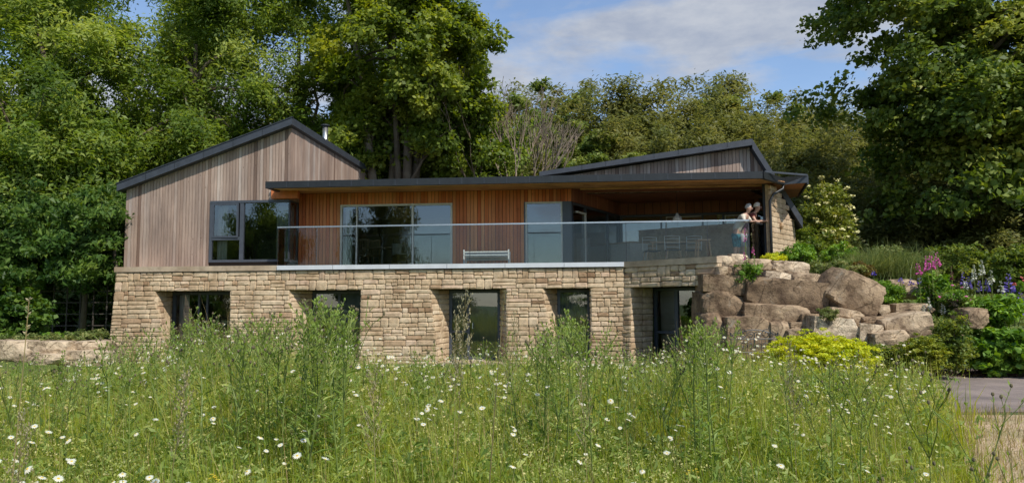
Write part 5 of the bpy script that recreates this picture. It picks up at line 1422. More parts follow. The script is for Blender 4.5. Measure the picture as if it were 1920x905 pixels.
for i, (u, v0, vf, v1, lab) in enumerate([(1808, 510, 535, 590, 'purple flower spike left of the white spikes'), (1818, 518, 542, 590, 'purple spike just right of the first purple spike'), (1838, 525, 548, 590, 'purple spike among the white spikes'), (1852, 522, 550, 590, 'purple spike below the tallest white spike'), (1893, 513, 548, 600, 'tall purple spike near the right edge'), (1884, 545, 580, 610, 'broad purple spike at the left of the edge clump'), (1900, 542, 585, 610, 'broad purple spike in the middle of the edge clump'), (1914, 548, 588, 610, 'broad purple spike at the right of the edge clump'), (1907, 556, 592, 612, 'lowest purple spike of the edge clump'), (1726, 518, 532, 570, 'purple spike beside the pink foxgloves'), (1710, 522, 534, 560, 'short purple spike left of the pink foxgloves'), (1640, 508, 516, 530, 'small blue purple spike by the short terrace stone'), (1690, 520, 530, 545, 'small blue purple spike over the long terrace stone')]):
    spike(lab, u, v0, vf, v1, 17.9 if u > 1750 else 19.5, M['purple'], .15 if u > 1880 else .075, 40 + i, 'purple flower', False, 'purple flower spikes', 'purple_flower_spike')
spike('dark red flower spike between foxgloves and purple spikes', 1787, 498, 525, 590, 18.0, M['dark_red'], .04, 60, 'red flower', False, None, 'red_flower_spike')
shrub('pink_flower_clump', 'clump of small pink flowers right of the foxgloves', 1790, 540, 566, 17.6, 56, M['leaf_bed'], .05, 40, 30, 31, 'flower clump', flowers=M['pink'], nfl=9, fs=.03, clump=.1)
shrub('pink_flower_clump', 'small clump of pink flowers low at the right edge', 1914, 528, 552, 18.4, 18, M['leaf_bed'], .05, 20, 24, 32, 'flower clump', flowers=mat_plain('coral flower', (.6, .12, .12), .6), nfl=10, fs=.035, clump=.08)

# low growth over the bank (nobody could count it)
def scatter_leaves(name, n_, xr, yr, leaf, clump, per, mat, seed, cond=None, dz=.05, label=None, cat='ground cover'):
    rng = np.random.default_rng(seed); x = rng.uniform(*xr, n_); y = rng.uniform(*yr, n_)
    if cond is not None: k = cond(x, y); x, y = x[k], y[k]
    C = np.stack([x, y, terrain(x, y) + dz], 1); tn = np.clip(.5 + .22 * rng.normal(size=len(C)), 0, 1)
    V, Fc, T = leaves(C, clump, per, leaf, None, .6, tn, rng=rng, upw=1.0)
    o = link_mesh(name, mesh_np(name, V, Fc, 4, T, [mat])); tag(o, label, cat, kind='stuff'); return o
scatter_leaves('bank_ground_cover', 3400, (7.0, 24), (18.9, 27), .07, .2, 26, M['leaf_grey'], 71, lambda x, y: (terrain(x, y) > .25) & ~((x < 9.2) & (y > 21)), .08, 'low green plants covering the garden bank')
scatter_leaves('bank_ground_cover', 900, (6.0, 13.5), (18.2, 20.2), .06, .17, 26, M['leaf_bed'], 75, lambda x, y: (terrain(x, y) > .15) & (x > 7.5), .06, 'green plants growing between the boulders')
scatter_leaves('hill_undergrowth', 2600, (-32, 32), (32, 56), .24, .8, 26, M['leaf_hill'], 72, None, .35, 'dense undergrowth covering the hillside', 'undergrowth')
scatter_leaves('terrace_plants', 420, (-16, -10.9), (18.3, 21.5), .09, .18, 20, M['leaf_bed'], 73, None, .05, 'low plants on the terrace by the hedge')
scatter_leaves('leaf_litter', 900, (8.6, 14), (16.6, 18.2), .05, .15, 20, mat_plain('dead leaves', (.10, .05, .03), .9, 0, 30, .4), 74, lambda x, y: x > y * .5, .0, 'reddish leaf litter along the path edge')

# ------------------------------------------------------------------ meadow
M['grass'] = mat_leaf('meadow grass', [(0.0, (.16, .225, .03)), (.35, (.32, .395, .055)), (.7, (.46, .50, .11)), (1.0, (.66, .62, .32))], trans=.45, clump=1.3, spec=.25)
M['straw'] = mat_leaf('dry straw', [(0.0, (.20, .17, .07)), (1.0, (.50, .40, .22))], trans=.25, clump=2)
M['petal'] = mat_leaf('daisy petal', [(0, (.70, .71, .70)), (1, (.84, .84, .82))], trans=.3, clump=5, spec=.2)
M['disk'] = mat_plain('daisy disk', (.62, .42, .03), .8, 0, 200, .2)
M['head_dark'] = mat_plain('knapweed head', (.13, .11, .06), .9, 0, 100, .4)
M['panicle'] = mat_leaf('grass panicle', [(0, (.22, .20, .12)), (1, (.46, .42, .30))], trans=.3, clump=4)
M['yellow'] = mat_plain('yellow petals', (.66, .50, .03), .7)
M['clover'] = mat_plain('clover pink', (.42, .14, .20), .8)
M['leafy'] = mat_leaf('tall stalk foliage', [(0, (.13, .21, .045)), (.5, (.26, .37, .09)), (1, (.42, .50, .18))], trans=.45, clump=3)

def bumpf(x, c, w): return np.exp(-((x - c) / w) ** 2)
def meadow_h(x, y):
    """height of the sward: taller patches where the photo has them (by bearing from the gate in front)"""
    b = x / np.maximum(y, .5)
    h = .43 + .04 * sm(5, 8, y) + .17 * sm(8, 11, y) + .09 * np.sin(x * 1.7 + 2) * np.cos(y * 1.3) + .06 * np.sin(x * 4.1) * np.sin(y * 3.7 + 1)
    h = h + .30 * bumpf(b, -.37, .12) * sm(3.5, 6, y) + .16 * bumpf(b, -.22, .07) * sm(4, 6, y) + .12 * bumpf(b, .06, .08) * sm(4, 6, y) + .20 * bumpf(b, .27, .07) * sm(4, 6, y) + .10 * bumpf(b, .5, .08)
    return h
def right_edge(y): return .55 * y + .10 + .12 * np.sin(y * 3.1)
def meadow_pts(n, y0, y1, rng):
    y = np.sqrt(rng.random(n) * (y1 ** 2 - y0 ** 2) + y0 ** 2); x = (rng.random(n) * 1.82 - 1.16) * y + rng.normal(size=n) * .05
    e_ = right_edge(y) - x; k = (e_ > 0) | (rng.random(n) < np.exp(e_ / .12) * .5)
    return x[k], y[k]
def meadow_sheet(name, n, y0, y1, seed, wd, hs=1.0, mat='grass', lean=.3, seg=3, label='dense green grass of the wildflower meadow', tb=0.0):
    rng = np.random.default_rng(seed); x, y = meadow_pts(n, y0, y1, rng)
    z = terrain(x, y); H = meadow_h(x, y) * hs * np.clip(.80 + .26 * rng.normal(size=len(x)), .25, 1.45)
    tn = .42 + .17 * np.sin(x * 2.3 + np.sin(y * 2.1) * 2) * np.cos(y * 1.9) + tb + .1 * (H > .62)
    V, Fc, T = blades(np.stack([x, y, z], 1), H, wd * rng.uniform(.6, 1.5, len(x)), rng, lean, tn, seg, wind=(-.06, 0))
    o = link_mesh(name, mesh_np(name, V, Fc, 3, T, [M[mat]])); tag(o, label, 'grass', kind='stuff')
meadow_sheet('meadow_grass', 58000, 1.9, 4.2, 81, .0085, lean=.42)
meadow_sheet('meadow_grass', 66000, 4.2, 7.2, 82, .012, lean=.42, seg=2, label='green grass in the middle of the wildflower meadow')
meadow_sheet('meadow_grass', 60000, 7.2, 11.6, 83, .018, lean=.42, seg=2, label='green grass at the far side of the wildflower meadow')
meadow_sheet('meadow_grass', 18000, 2.0, 10.5, 84, .005, 1.28, 'straw', .12, 2, 'thin pale seeding grass stems standing over the meadow')

# leafy herbs mixed through the sward
def herb_leaves(n, y0, y1, seed, size):
    rng = np.random.default_rng(seed); x, y = meadow_pts(n, y0, y1, rng); H = meadow_h(x, y)
    z = terrain(x, y) + H * rng.uniform(.25, .98, len(x)); C = np.stack([x, y, z], 1)
    V, Fc, T = leaves(C, .05, 5, size, None, 1.2, np.clip(.45 + .25 * rng.normal(size=len(x)), 0, 1), rng=rng, aspect=.28, upw=.35, droop=.3)
    o = link_mesh('meadow_herbs', mesh_np('meadow_herbs', V, Fc, 4, T, [M['leafy']])); tag(o, 'broad leaved herbs growing through the meadow grass', 'herbs', kind='stuff')
def seed_specks(n, y0, y1, seed, size, mat, label):
    rng = np.random.default_rng(seed); x, y = meadow_pts(n, y0, y1, rng); k = rng.random(len(x)) < .35 + .65 * (np.sin(x * 1.9 + 1) * np.cos(y * 1.5) > .1); x, y = x[k], y[k]
    z = terrain(x, y) + meadow_h(x, y) * rng.uniform(.85, 1.2, len(x)); C = np.stack([x, y, z], 1)
    V, Fc, T = leaves(C, .022, 4, size, None, 1.6, np.clip(.5 + .3 * rng.normal(size=len(x)), 0, 1), rng=rng, aspect=.6, upw=.2)
    o = link_mesh('seed_heads', mesh_np('seed_heads', V, Fc, 4, T, [mat])); tag(o, label, 'seed heads', kind='stuff')
M['rattle'] = mat_leaf('pale seed heads', [(0, (.30, .36, .10)), (.6, (.46, .48, .17)), (1, (.60, .56, .30))], trans=.3, clump=2)
seed_specks(7000, 2.1, 5.0, 91, .013, M['rattle'], 'pale yellow green seed heads dotted over the near meadow')
seed_specks(11000, 5.0, 11.0, 92, .022, M['rattle'], 'pale yellow green seed heads dotted over the far meadow')
herb_leaves(12000, 2.0, 5.5, 85, .055); herb_leaves(12000, 5.5, 11, 86, .08)

# short lawn between the meadow and the house
rng = np.random.default_rng(87); n = 45000
x = rng.uniform(-11.5, 9, n); y = rng.uniform(10.5, 19.5, n); k = (x < .56 * y + .1) & (rng.random(n) < .9) & ~((x > 5.0) & (y > 17.5)); x, y = x[k], y[k]
V, Fc, T = blades(np.stack([x, y, terrain(x, y)], 1), rng.uniform(.05, .13, len(x)), .02, rng, .5, .55, 1)
tag(link_mesh('lawn_grass', mesh_np('lawn_grass', V, Fc, 3, T, [M['grass']])), 'short mown lawn between the meadow and the house', 'grass', kind='stuff')
# sparse dry growth on the gravel
n = 5200; y = rng.uniform(2.5, 11.5, n); x = .50 * y + .1 + np.abs(rng.normal(size=n)) * (.35 + .10 * y)
V, Fc, T = blades(np.stack([x, y, terrain(x, y)], 1), rng.uniform(.05, .28, n), .008, rng, .6, .5, 2)
tag(link_mesh('dry_grass', mesh_np('dry_grass', V, Fc, 3, T, [M['straw']])), 'dry straw coloured grass scattered over the gravel', 'dry grass', kind='stuff')
n = 1800; y = rng.uniform(3, 11.3, n); x = .52 * y + .1 + np.abs(rng.normal(size=n)) * .5
V, Fc, T = blades(np.stack([x, y, terrain(x, y)], 1), rng.uniform(.08, .25, n), .01, rng, .5, .45, 2)
tag(link_mesh('verge_grass', mesh_np('verge_grass', V, Fc, 3, T, [M['grass']])), 'green tufts creeping from the meadow onto the gravel', 'grass', kind='stuff')

# ---- flowers as individuals
def daisy_head(mb, c, r, nrm, rr_, droop=.15, npet=15):
    nrm = Vector(nrm).normalized(); a = nrm.orthogonal().normalized(); b = nrm.cross(a)
    mb.m = 1; st_ = rr_.random() * 6
    for k in range(npet):
        an = st_ + 2 * math.pi * k / npet + rr_.uniform(-.08, .08); d = a * math.cos(an) + b * math.sin(an); s = nrm.cross(d) * r * .17; L = r * rr_.uniform(.88, 1.06); dr = droop + rr_.uniform(-.12, .12)
        mb.add([c + d * r * .2 - s * .5, c + d * r * .2 + s * .5, c + d * L * .65 + s - nrm * L * dr * .4, c + d * L - nrm * L * dr, c + d * L * .65 - s - nrm * L * dr * .4], [(0, 1, 2, 3, 4)], rr_.random())
    mb.m = 2
    vs = [c + (a * math.cos(t) + b * math.sin(t)) * r * .27 for t in [i * math.pi / 4 for i in range(8)]] + [c + nrm * r * .14]
    mb.add(vs, [(i, (i + 1) % 8, 8) for i in range(8)], .5); mb.m = 0
DM = []
for i in range(8):
    rr_ = random.Random(400 + i); mb = MB(); H = 1.0; tip = Vector((rr_.uniform(-.05, .05), rr_.uniform(-.05, .05), 0))
    mb.tube([Vector((0, 0, -.75)), Vector((tip.x * .3, tip.y * .3, -.4)), Vector((0, 0, 0))], [.0028, .0025, .002], 3, .5, cap=False)
    nz = Vector((rr_.uniform(-.5, .6), rr_.uniform(-.85, .1), 1)) 
    daisy_head(mb, Vector((0, 0, .004)), .026, nz, rr_, [.1, .25, .0, -.25, .5, .15, -.1, .35][i], 14)
    DM.append(mb.mesh('oxeye_daisy', [M['stem'], M['petal'], M['disk']]))
rng = np.random.default_rng(88); nd = 0; dsp = []
while len(dsp) < 292:
    yy = 2.35 + 6.2 * rng.random() ** .9; bb = rng.uniform(-.72, .6)
    cl = .5 + .5 * math.sin(bb * 13 + 1.3) * math.cos(yy * 1.7 + bb * 5)
    if rng.random() > .25 + .75 * cl: continue
    xx = bb * yy
    if xx > right_edge(yy) - .05: continue
    k = 1 if rng.random() < .6 else int(rng.integers(2, 4))
    for _ in range(k): dsp.append((xx + rng.normal() * .05, yy + rng.normal() * .05))
for i, (xx, yy) in enumerate(dsp[:292]):
    o = link_mesh('oxeye_daisy', DM[i % 8], None, (xx, yy, tz(xx, yy) + float(meadow_h(xx, yy)) * R.uniform(1.05, 1.42) + .03), (R.uniform(-.15, .15), R.uniform(-.15, .15), R.uniform(-.6, .6)))
    s = R.choice([.5, .6, .7, .75, .85, .95]); o.scale = (s, s, s)
    tag(o, 'white oxeye daisy with a yellow eye standing over the meadow grass', 'daisy', 'oxeye daisies in the near meadow')
mb = MB(); rr_ = random.Random(9)
for _ in range(650):
    yy = rr_.uniform(7.5, 11.3); xx = rr_.uniform(-.6, .55) * yy; H = tz(xx, yy) + float(meadow_h(xx, yy)) * rr_.uniform(1.0, 1.3) + .03
    daisy_head(mb, Vector((xx, yy, H)), rr_.uniform(.018, .030), (rr_.uniform(-.4, .4), rr_.uniform(-.9, 0), 1), rr_, .15, 9)
tag(mb.build('far_daisies', [M['stem'], M['petal'], M['disk']]), 'white dots of daisies in the far part of the meadow', 'daisies', kind='stuff')

def flower_mesh(name, kind, i):
    rr_ = random.Random(500 + i); mb = MB(); mb.tube([(0, 0, -.6), (.01, 0, -.3), (0, 0, 0)], .002, 3, .5, cap=False); mb.m = 1
    if kind == 'yellow':
        for k in range(9):
            c = Vector((rr_.gauss(0, .02), rr_.gauss(0, .02), rr_.uniform(-.01, .02)))
            for q in range(5):
                an = q * 1.256; d = Vector((math.cos(an), math.sin(an), .3)) * .009; s = Vector((-d.y, d.x, 0)) * .5
                mb.add([c, c + d * .6 + s, c + d, c + d * .6 - s], [(0, 1, 2, 3)])
    else:
        for k in range(26):
            d = Vector((rr_.gauss(0, 1), rr_.gauss(0, 1), rr_.gauss(0, 1))).normalized() * .013; s = d.orthogonal().normalized() * .003
            mb.add([d * .2 + s, d * 1.1 + s, d * 1.1 - s, d * .2 - s], [(0, 1, 2, 3)])
    return mb.mesh(name, [M['stem'], M['yellow' if kind == 'yellow' else 'clover']])
YM = [flower_mesh('yellow_flower', 'yellow', i) for i in range(3)]; CM = [flower_mesh('clover_flower', 'clover', i) for i in range(2)]
def at_sward(u, Y): 
    x = pos_x(u, Y); return x, Y, tz(x, Y) + float(meadow_h(x, Y)) * .98
for i, (u, Y) in enumerate([(1070, 3.1), (1084, 3.2), (1095, 3.0), (1102, 3.25), (1118, 3.1), (1132, 3.0), (1078, 2.9), (1236, 3.3), (1250, 3.3), (242, 3.5), (268, 3.6), (352, 3.5), (415, 4.0), (408, 4.1), (1464, 2.9), (1105, 5.6), (540, 2.7), (1290, 4.2), (300, 3.9), (420, 3.1)]):
    x, y, z = at_sward(u, Y); o = link_mesh('yellow_flower', YM[i % 3], None, (x, y, z), (0, 0, i)); tag(o, 'small cluster of yellow vetch flowers in the meadow grass', 'yellow flower', 'yellow flowers in the meadow')
for i, (u, Y) in enumerate([(570, 2.9), (587, 2.75), (592, 2.8), (1018, 3.3), (1070, 2.9), (1078, 2.7), (1210, 3.0), (1216, 2.9), (758, 2.6), (935, 3.7), (980, 2.9), (70, 7.5), (1103, 2.5), (520, 2.6)]):
    x, y, z = at_sward(u, Y); o = link_mesh('clover_flower', CM[i % 2], None, (x, y, z), (0, 0, i)); o.scale = (1.2,) * 3; tag(o, 'round dusky pink clover head in the meadow grass', 'clover', 'clover heads in the meadow')

# ---- tall stalks
def leafy_stalk(seed):
    rr_ = random.Random(seed); mb = MB(); cur = Vector((0, 0, 0)); bx = rr_.uniform(-.06, .06); by = rr_.uniform(-.05, .05)
    def P(t): return Vector((bx * t * t, by * t * t, t))
    mb.tube([P(t / 6) for t in range(7)], [.0055, .005, .0045, .004, .0035, .003, .002], 4, .35, cap=False); mb.m = 1
    n = 34
    for k in range(n):
        t = .08 + .9 * k / n; an = k * 2.4 + rr_.uniform(-.3, .3); L = (.13 - .07 * t) * rr_.uniform(.7, 1.2); up = rr_.uniform(.35, 1.0)
        d = Vector((math.cos(an), math.sin(an), up)).normalized(); s = Vector((-math.sin(an), math.cos(an), 0)) * L * .085; b = P(t); tip = b + d * L + Vector((0, 0, -L * .18))
        mb.add([b, b + d * L * .45 + s, tip, b + d * L * .45 - s], [(0, 1, 2, 3)], rr_.uniform(.1, .9))
    for k in range(7):
        t = rr_.uniform(.68, .95); an = rr_.uniform(0, 6.28); L = rr_.uniform(.08, .18); d = Vector((math.cos(an) * .55, math.sin(an) * .55, 1)).normalized(); b = P(t); e_ = b + d * L
        mb.m = 0; mb.tube([b, b + d * L * .5 + Vector((0, 0, .005)), e_], .0018, 3, .5, cap=False); mb.m = 1
        for q in range(5):
            a2 = rr_.uniform(0, 6.28); dd = Vector((math.cos(a2), math.sin(a2), .9)).normalized() * .03; s = Vector((-dd.y, dd.x, 0)) * .22; bb = b + d * L * rr_.uniform(.3, 1)
            mb.add([bb, bb + dd * .5 + s, bb + dd, bb + dd * .5 - s], [(0, 1, 2, 3)], rr_.uniform(.3, 1))
        mb.m = 2 if rr_.random() < .5 else 1
        mb.lathe([(.001, 0), (.006, .005), (.006, .012), (.002, .018)], 5, e_)
    return mb.mesh('meadow_stalk', [M['stem'], M['leafy'], M['head_dark']])
def knap_stalk(seed):
    rr_ = random.Random(seed); mb = MB()
    def br(p, d, L, r, lv):
        q = p + d * L; mb.m = 0; mb.tube([p, p.lerp(q, .5) + Vector((rr_.gauss(0, .01), rr_.gauss(0, .01), 0)), q], [r, r * .9, r * .7], 3, .3, cap=False)
        for _ in range(4):
            t = rr_.random(); an = rr_.uniform(0, 6.28); l = .05 * rr_.uniform(.6, 1.3); dd = Vector((math.cos(an), math.sin(an), .8)).normalized() * l; s = Vector((-dd.y, dd.x, 0)) * .1; b = p.lerp(q, t); mb.m = 1
            mb.add([b, b + dd * .5 + s, b + dd, b + dd * .5 - s], [(0, 1, 2, 3)], .4)
        if lv == 0 or L < .06:
            mb.m = 2; mb.lathe([(.001, -.003), (.006, .002), (.0068, .007), (.005, .013), (.002, .015)], 6, q); return
        for _ in range(3 if lv == 2 else 2):
            an = rr_.uniform(0, 6.28); br(q, (d + Vector((math.cos(an), math.sin(an), 0)) * .42).normalized(), L * rr_.uniform(.4, .62), r * .75, lv - 1)
    br(Vector((0, 0, 0)), Vector((rr_.uniform(-.05, .05), 0, 1)).normalized(), .52, .0035, 2)
    return mb.mesh('knapweed', [M['stem'], M['leafy'], M['head_dark']])
def panicle_stalk(seed, dense=False):
    rr_ = random.Random(seed); mb = MB(); bx = rr_.uniform(-.1, .1)
    def P(t): return Vector((bx * t * t, 0, t))
    mb.tube([P(t / 5) for t in range(6)], [.003, .003, .0025, .002, .0018, .0012], 3, .5, cap=False); mb.m = 1
    if dense:
        for k in range(60):
            t = .88 + .12 * rr_.random(); d = Vector((rr_.gauss(0, 1), rr_.gauss(0, 1), 1.2)).normalized() * .013; s = d.orthogonal().normalized() * .003; b = P(t); mb.add([b, b + d * .5 + s, b + d, b + d * .5 - s], [(0, 1, 2, 3)], rr_.random())
    else:
        for k in range(34):
            t = .66 + .34 * k / 34; an = rr_.uniform(0, 6.28); L = .12 * (1.12 - t) / .46 * rr_.uniform(.5, 1.2) + .015; d = Vector((math.cos(an) * .7, math.sin(an) * .7, .75)).normalized()
            b = P(t); mb.m = 0; mb.tube([b, b + d * L], .0009, 3, .5, cap=False); mb.m = 1
            for q in range(7):
                c = b + d * L * rr_.uniform(.35, 1.0) + Vector((rr_.gauss(0, .004), rr_.gauss(0, .004), rr_.gauss(0, .004))); dd = Vector((rr_.gauss(0, .5), rr_.gauss(0, .5), .8)).normalized() * .011; s = dd.orthogonal().normalized() * .0035
                mb.add([c, c + dd * .5 + s, c + dd, c + dd * .5 - s], [(0, 1, 2, 3)], rr_.random())
    return mb.mesh('seed_grass', [M['straw'], M['panicle']])
LS = [leafy_stalk(600 + i) for i in range(6)]; KS = [knap_stalk(620 + i) for i in range(5)]; PSt = [panicle_stalk(640 + i) for i in range(3)]; TS = [panicle_stalk(650, True)]
def stalk(kind, u, vtop, Y, i, name, label, cat, group, href=1.0, wmin=None):
    x = pos_x(u, Y); zb_ = tz(x, Y); H = zt_of(vtop, u, Y) - zb_
    if H < .25: return
    o = link_mesh(name, kind[i % len(kind)], None, (x, Y, zb_), (R.uniform(-.08, .08), R.uniform(-.08, .08), R.uniform(0, 6.28)))
    s = H / href; o.scale = ((wmin,) if wmin else (min(1.5, max(.8, s)),)) * 2 + (s,); tag(o, label, cat, group)
LL = ('green leafy flower stalk standing above the meadow grass', 'stalk', 'leafy stalks rising from the meadow')
KL = ('thin branched knapweed with small dark seed heads', 'knapweed', 'knapweed stalks in the meadow')
rs = random.Random(77); cnt = 0
def top_profile(u):
    pts = [(180, 655), (215, 622), (300, 612), (380, 585), (430, 600), (480, 600), (540, 585), (570, 560), (620, 555), (655, 590), (675, 650), (760, 655), (830, 640), (1000, 625), (1030, 590), (1080, 590), (1110, 600), (1140, 640), (1200, 640), (1250, 650), (1290, 610), (1330, 590), (1380, 625), (1440, 650)]
    for (a, va), (b, vb) in zip(pts[:-1], pts[1:]):
        if a <= u <= b: return va + (vb - va) * (u - a) / (b - a)
    return 660
def many(n, u0, u1, Y0, Y1, dv, kinds):
    global cnt
    for _ in range(n):
        u = rs.uniform(u0, u1); Y = rs.uniform(Y0, Y1); v = top_profile(u) + abs(rs.gauss(0, 1)) * dv + rs.uniform(0, 8)
        if rs.random() < kinds: stalk(LS, u, v, Y, cnt, 'meadow_stalk', *LL)
        else: stalk(KS, u, v, Y, cnt, 'knapweed', *KL, href=.95)
        cnt += 1
many(90, 200, 560, 4.5, 8.5, 30, .55); many(22, 560, 662, 4.2, 6.5, 26, .85); many(26, 1005, 1125, 4.2, 6.8, 26, .7); many(22, 1285, 1362, 4.5, 7, 26, .6); many(26, 1130, 1290, 5, 8, 22, .2); many(26, 670, 1000, 5, 8, 24, .3); many(22, 0, 200, 5, 8, 25, .4); many(16, 1470, 1740, 4.5, 7.5, 30, .5)
PL = ('feathery seeding grass head rising against the stone wall', 'seed grass')
for i, (u, v, Y) in enumerate([(854, 556, 3.9), (846, 598, 4.0), (926, 588, 4.2), (1480, 650, 4.0), (300, 700, 3.2), (60, 780, 2.8), (1100, 690, 3.4), (720, 700, 3.4)]):
    stalk(PSt, u, v, Y, i, 'seed_grass', PL[0], PL[1], 'feathery seed grasses in the meadow', wmin=.8)
stalk(TS, 904, 546, 3.6, 0, 'timothy_grass', 'single tall grass stem with one thick spike in front of the middle door', 'seed grass', None)
stalk(TS, 22, 560, 3.4, 0, 'timothy_grass', 'thick seed spike leaning at the far left edge of the meadow', 'seed grass', None)
for i, (u, v, Y) in enumerate([(1741, 868, 3.0), (1866, 868, 2.8), (1913, 880, 2.75), (1825, 725, 3.9), (1650, 880, 2.8)]):
    stalk(KS, u, v, Y, i, 'knapweed', *KL, href=.95)

# ------------------------------------------------------------------ wrought iron gate in front of the rocks
gx, gY = pos_x(1412, 17.0), 17.0
gate = empty('iron_gate', (gx, gY, 0)); tag(gate, 'wrought iron garden gate with scrolled top in front of the rocks', 'gate')
hw = (1455 - 1368) / F * 17.0 / 2; gt = zt_of(617, 1412, gY)
fm_ = MB()
for s in (-hw, 0, hw): fm_.tube([(s, 0, 0), (s, 0, gt * .93)], .016, 6)
for z in (.12, gt * .52, gt * .80): fm_.tube([(-hw, 0, z), (hw, 0, z)], .012, 5)
fm_.tube([(-hw + hw * 2 * k / 12, 0, gt * (.86 + .13 * math.sin(math.pi * k / 12))) for k in range(13)], .012, 5)
fm_.build('gate_frame', M['iron'], gate)
for k in range(13):
    x = -hw + hw * 2 * (k + .5) / 13; mb = MB(); mb.tube([(x, 0, .12), (x, 0, gt * .80)], .006, 4); mb.build('bar', M['iron'], gate)
def scroll(cx, cz, r, sgn, flip=1):
    mb = MB(); pts = []
    for k in range(26):
        t = k / 25; an = t * 9.2; rad_1 = r * (1 - .82 * t); pts.append((cx + sgn * rad_1 * math.cos(an), -.012, cz + flip * rad_1 * math.sin(an)))
    mb.tube(pts, .011, 4); mb.build('scroll', M['iron'], gate)
for s in (-1, 1):
    scroll(s * hw * .50, gt * .90, .125, s); scroll(s * hw * .16, gt * .88, .09, -s); scroll(s * hw * .82, gt * .87, .08, -s); scroll(s * hw * .5, gt * .66, .10, s, -1); scroll(s * hw * .18, gt * .66, .08, -s, -1)

# ------------------------------------------------------------------ things on the deck and inside
def hp(x, y, z): return to_world((x, y, z))
# low white bench
b0, b1 = flat(.75).hit(869, 480)[0], flat(.75).hit(955, 480)[0]; bw = b1 - b0
bench = empty('deck_bench', hp((b0 + b1) / 2, .75, ZD), HROT); tag(bench, 'low white framed bench standing on the deck against the larch wall', 'bench')
bz = hl(900, 471, .75)[1] - ZD
mb = MB()
mb.box(-bw / 2, bw / 2, -.03, .0, bz - .035, bz); mb.box(-bw / 2, bw / 2, -.028, -.002, bz - .12, bz - .095)
mb.build('backrest', M['white_paint'], bench)
for sx in (-1, 1):
    for yy in (-.03, .36):
        mb = MB(); mb.box(sx * bw / 2 - (.04 if sx > 0 else 0), sx * bw / 2 + (.04 if sx < 0 else 0), yy + .002, yy + .04, 0, bz + (.05 if yy < 0 else 0)); mb.build('leg', M['white_paint'], bench)
for k in range(4):
    mb = MB(); mb.box(-bw / 2 + .05, bw / 2 - .05, .02 + k * .085, .09 + k * .085, bz - .16, bz - .135); mb.build('slat', M['white_paint'], bench)
pad = MB(); pad.box(-bw / 2 + .02, bw / 2 - .02, .37, .45, .15, bz - .02); pad.build('cushion', mat_plain('pale cushion', (.42, .46, .47), .9), bench)

def chair(x, y, rz, label, mat, sh=.45, bh=.9, z=ZD, slats=5, group=None, seat=.42, name='chair'):
    o = empty(name, hp(x, y, z), HROT + rz); tag(o, label, 'chair', group)
    mb = MB(); mb.box(-seat / 2, seat / 2, -seat / 2, seat / 2, sh - .03, sh); mb.build('seat', mat, o)
    for sx in (-1, 1):
        for sy_ in (-1, 1):
            mb = MB(); mb.beam((sx * seat * .56, sy_ * seat * .56, 0), (sx * seat * .42, sy_ * seat * .42, sh - .03), .032, .032); mb.build('leg', mat, o)
    mb = MB(); mb.beam((-seat * .45, seat * .45, sh), (-seat * .46, seat * .56, bh), .03, .03); mb.beam((seat * .45, seat * .45, sh), (seat * .46, seat * .56, bh), .03, .03); mb.box(-seat * .46, seat * .46, seat * .54, seat * .59, bh - .07, bh + .002)
    mb.build('back_frame', mat, o)
    for k in range(slats):
        xx = -seat * .36 + seat * .72 * k / (slats - 1); mb = MB(); mb.beam((xx, seat * .46, sh), (xx, seat * .55, bh - .07), .02, .012); mb.build('back_slat', mat, o)
    return o
GD = 'wooden chairs inside the sliding door'
chair(hx(680, 2.4, 470), 2.4, .3, 'slatted wooden chair behind the sliding door, nearer the curtain', M['pale_wood'], group=GD, bh=1.0)
chair(hx(697, 2.9, 470), 2.9, -.25, 'slatted wooden chair behind the sliding door, nearer the table', M['pale_wood'], group=GD, bh=1.0)
tb = empty('dining_table', hp(hx(735, 3.2, 470), 3.2, ZD), HROT); tag(tb, 'long wooden dining table behind the big sliding door', 'table')
mb = MB(); mb.box(-.9, .9, -.42, .42, .70, .74); mb.build('tabletop', M['floor_wood'], tb)
for sx in (-.82, .82):
    for s2 in (-.36, .36): mb = MB(); mb.box(sx - .03, sx + .03, s2 - .03, s2 + .03, 0, .70); mb.build('leg', M['floor_wood'], tb)
ac = empty('armchair', hp(hx(757, 2.2, 470), 2.2, ZD), HROT + .5); tag(ac, 'black fabric chair with pale throw behind the centre of the sliding door', 'chair')
mb = MB(); mb.box(-.3, .3, -.3, .3, .2, .42); mb.build('seat', M['black'], ac)
mb = MB(); mb.hexa([(-.3, .2, .42), (.3, .2, .42), (.3, .32, .42), (-.3, .32, .42)], [(-.24, .34, .98), (.24, .34, .98), (.24, .42, .98), (-.24, .42, .98)]); mb.build('backrest', M['black'], ac)
mb = MB(); mb.box(-.32, .0, -.31, .33, .425, .45); mb.box(-.30, -.02, .21, .345, .45, .8); mb.build('throw', mat_plain('pale throw', (.5, .52, .5), .9), ac)
# outdoor dining set in the recess
def wire_chair(u, w, rz, label):
    x = hx(u, w, 475); o = empty('garden_chair', hp(x, w, ZD), HROT + rz); tag(o, label, 'chair', 'chairs in the covered corner')
    gm = mat_w; mb = MB(); mb.box(-.22, .22, -.22, .22, .44, .47); mb.build('seat', M['black'], o)
    for sx in (-1, 1):
        for s2 in (-1, 1): mb = MB(); mb.tube([(sx * .25, s2 * .25, 0), (sx * .17, s2 * .17, .44)], .016, 5); mb.build('leg', M['pale_wood'], o)
    mb = MB()
    for k in range(3): mb.tube([(-.22, .2, .56 + k * .13), (0, .26, .57 + k * .13), (.22, .2, .56 + k * .13)], .010, 4)
    mb.tube([(-.22, .18, .46), (-.23, .22, .9), (0, .27, .92), (.23, .22, .9), (.22, .18, .46)], .012, 5); mb.build('backrest', gm, o); return o
mat_w = M['frame_light']
wire_chair(1222, 2.3, .2, 'wire backed chair at the left end of the covered table')
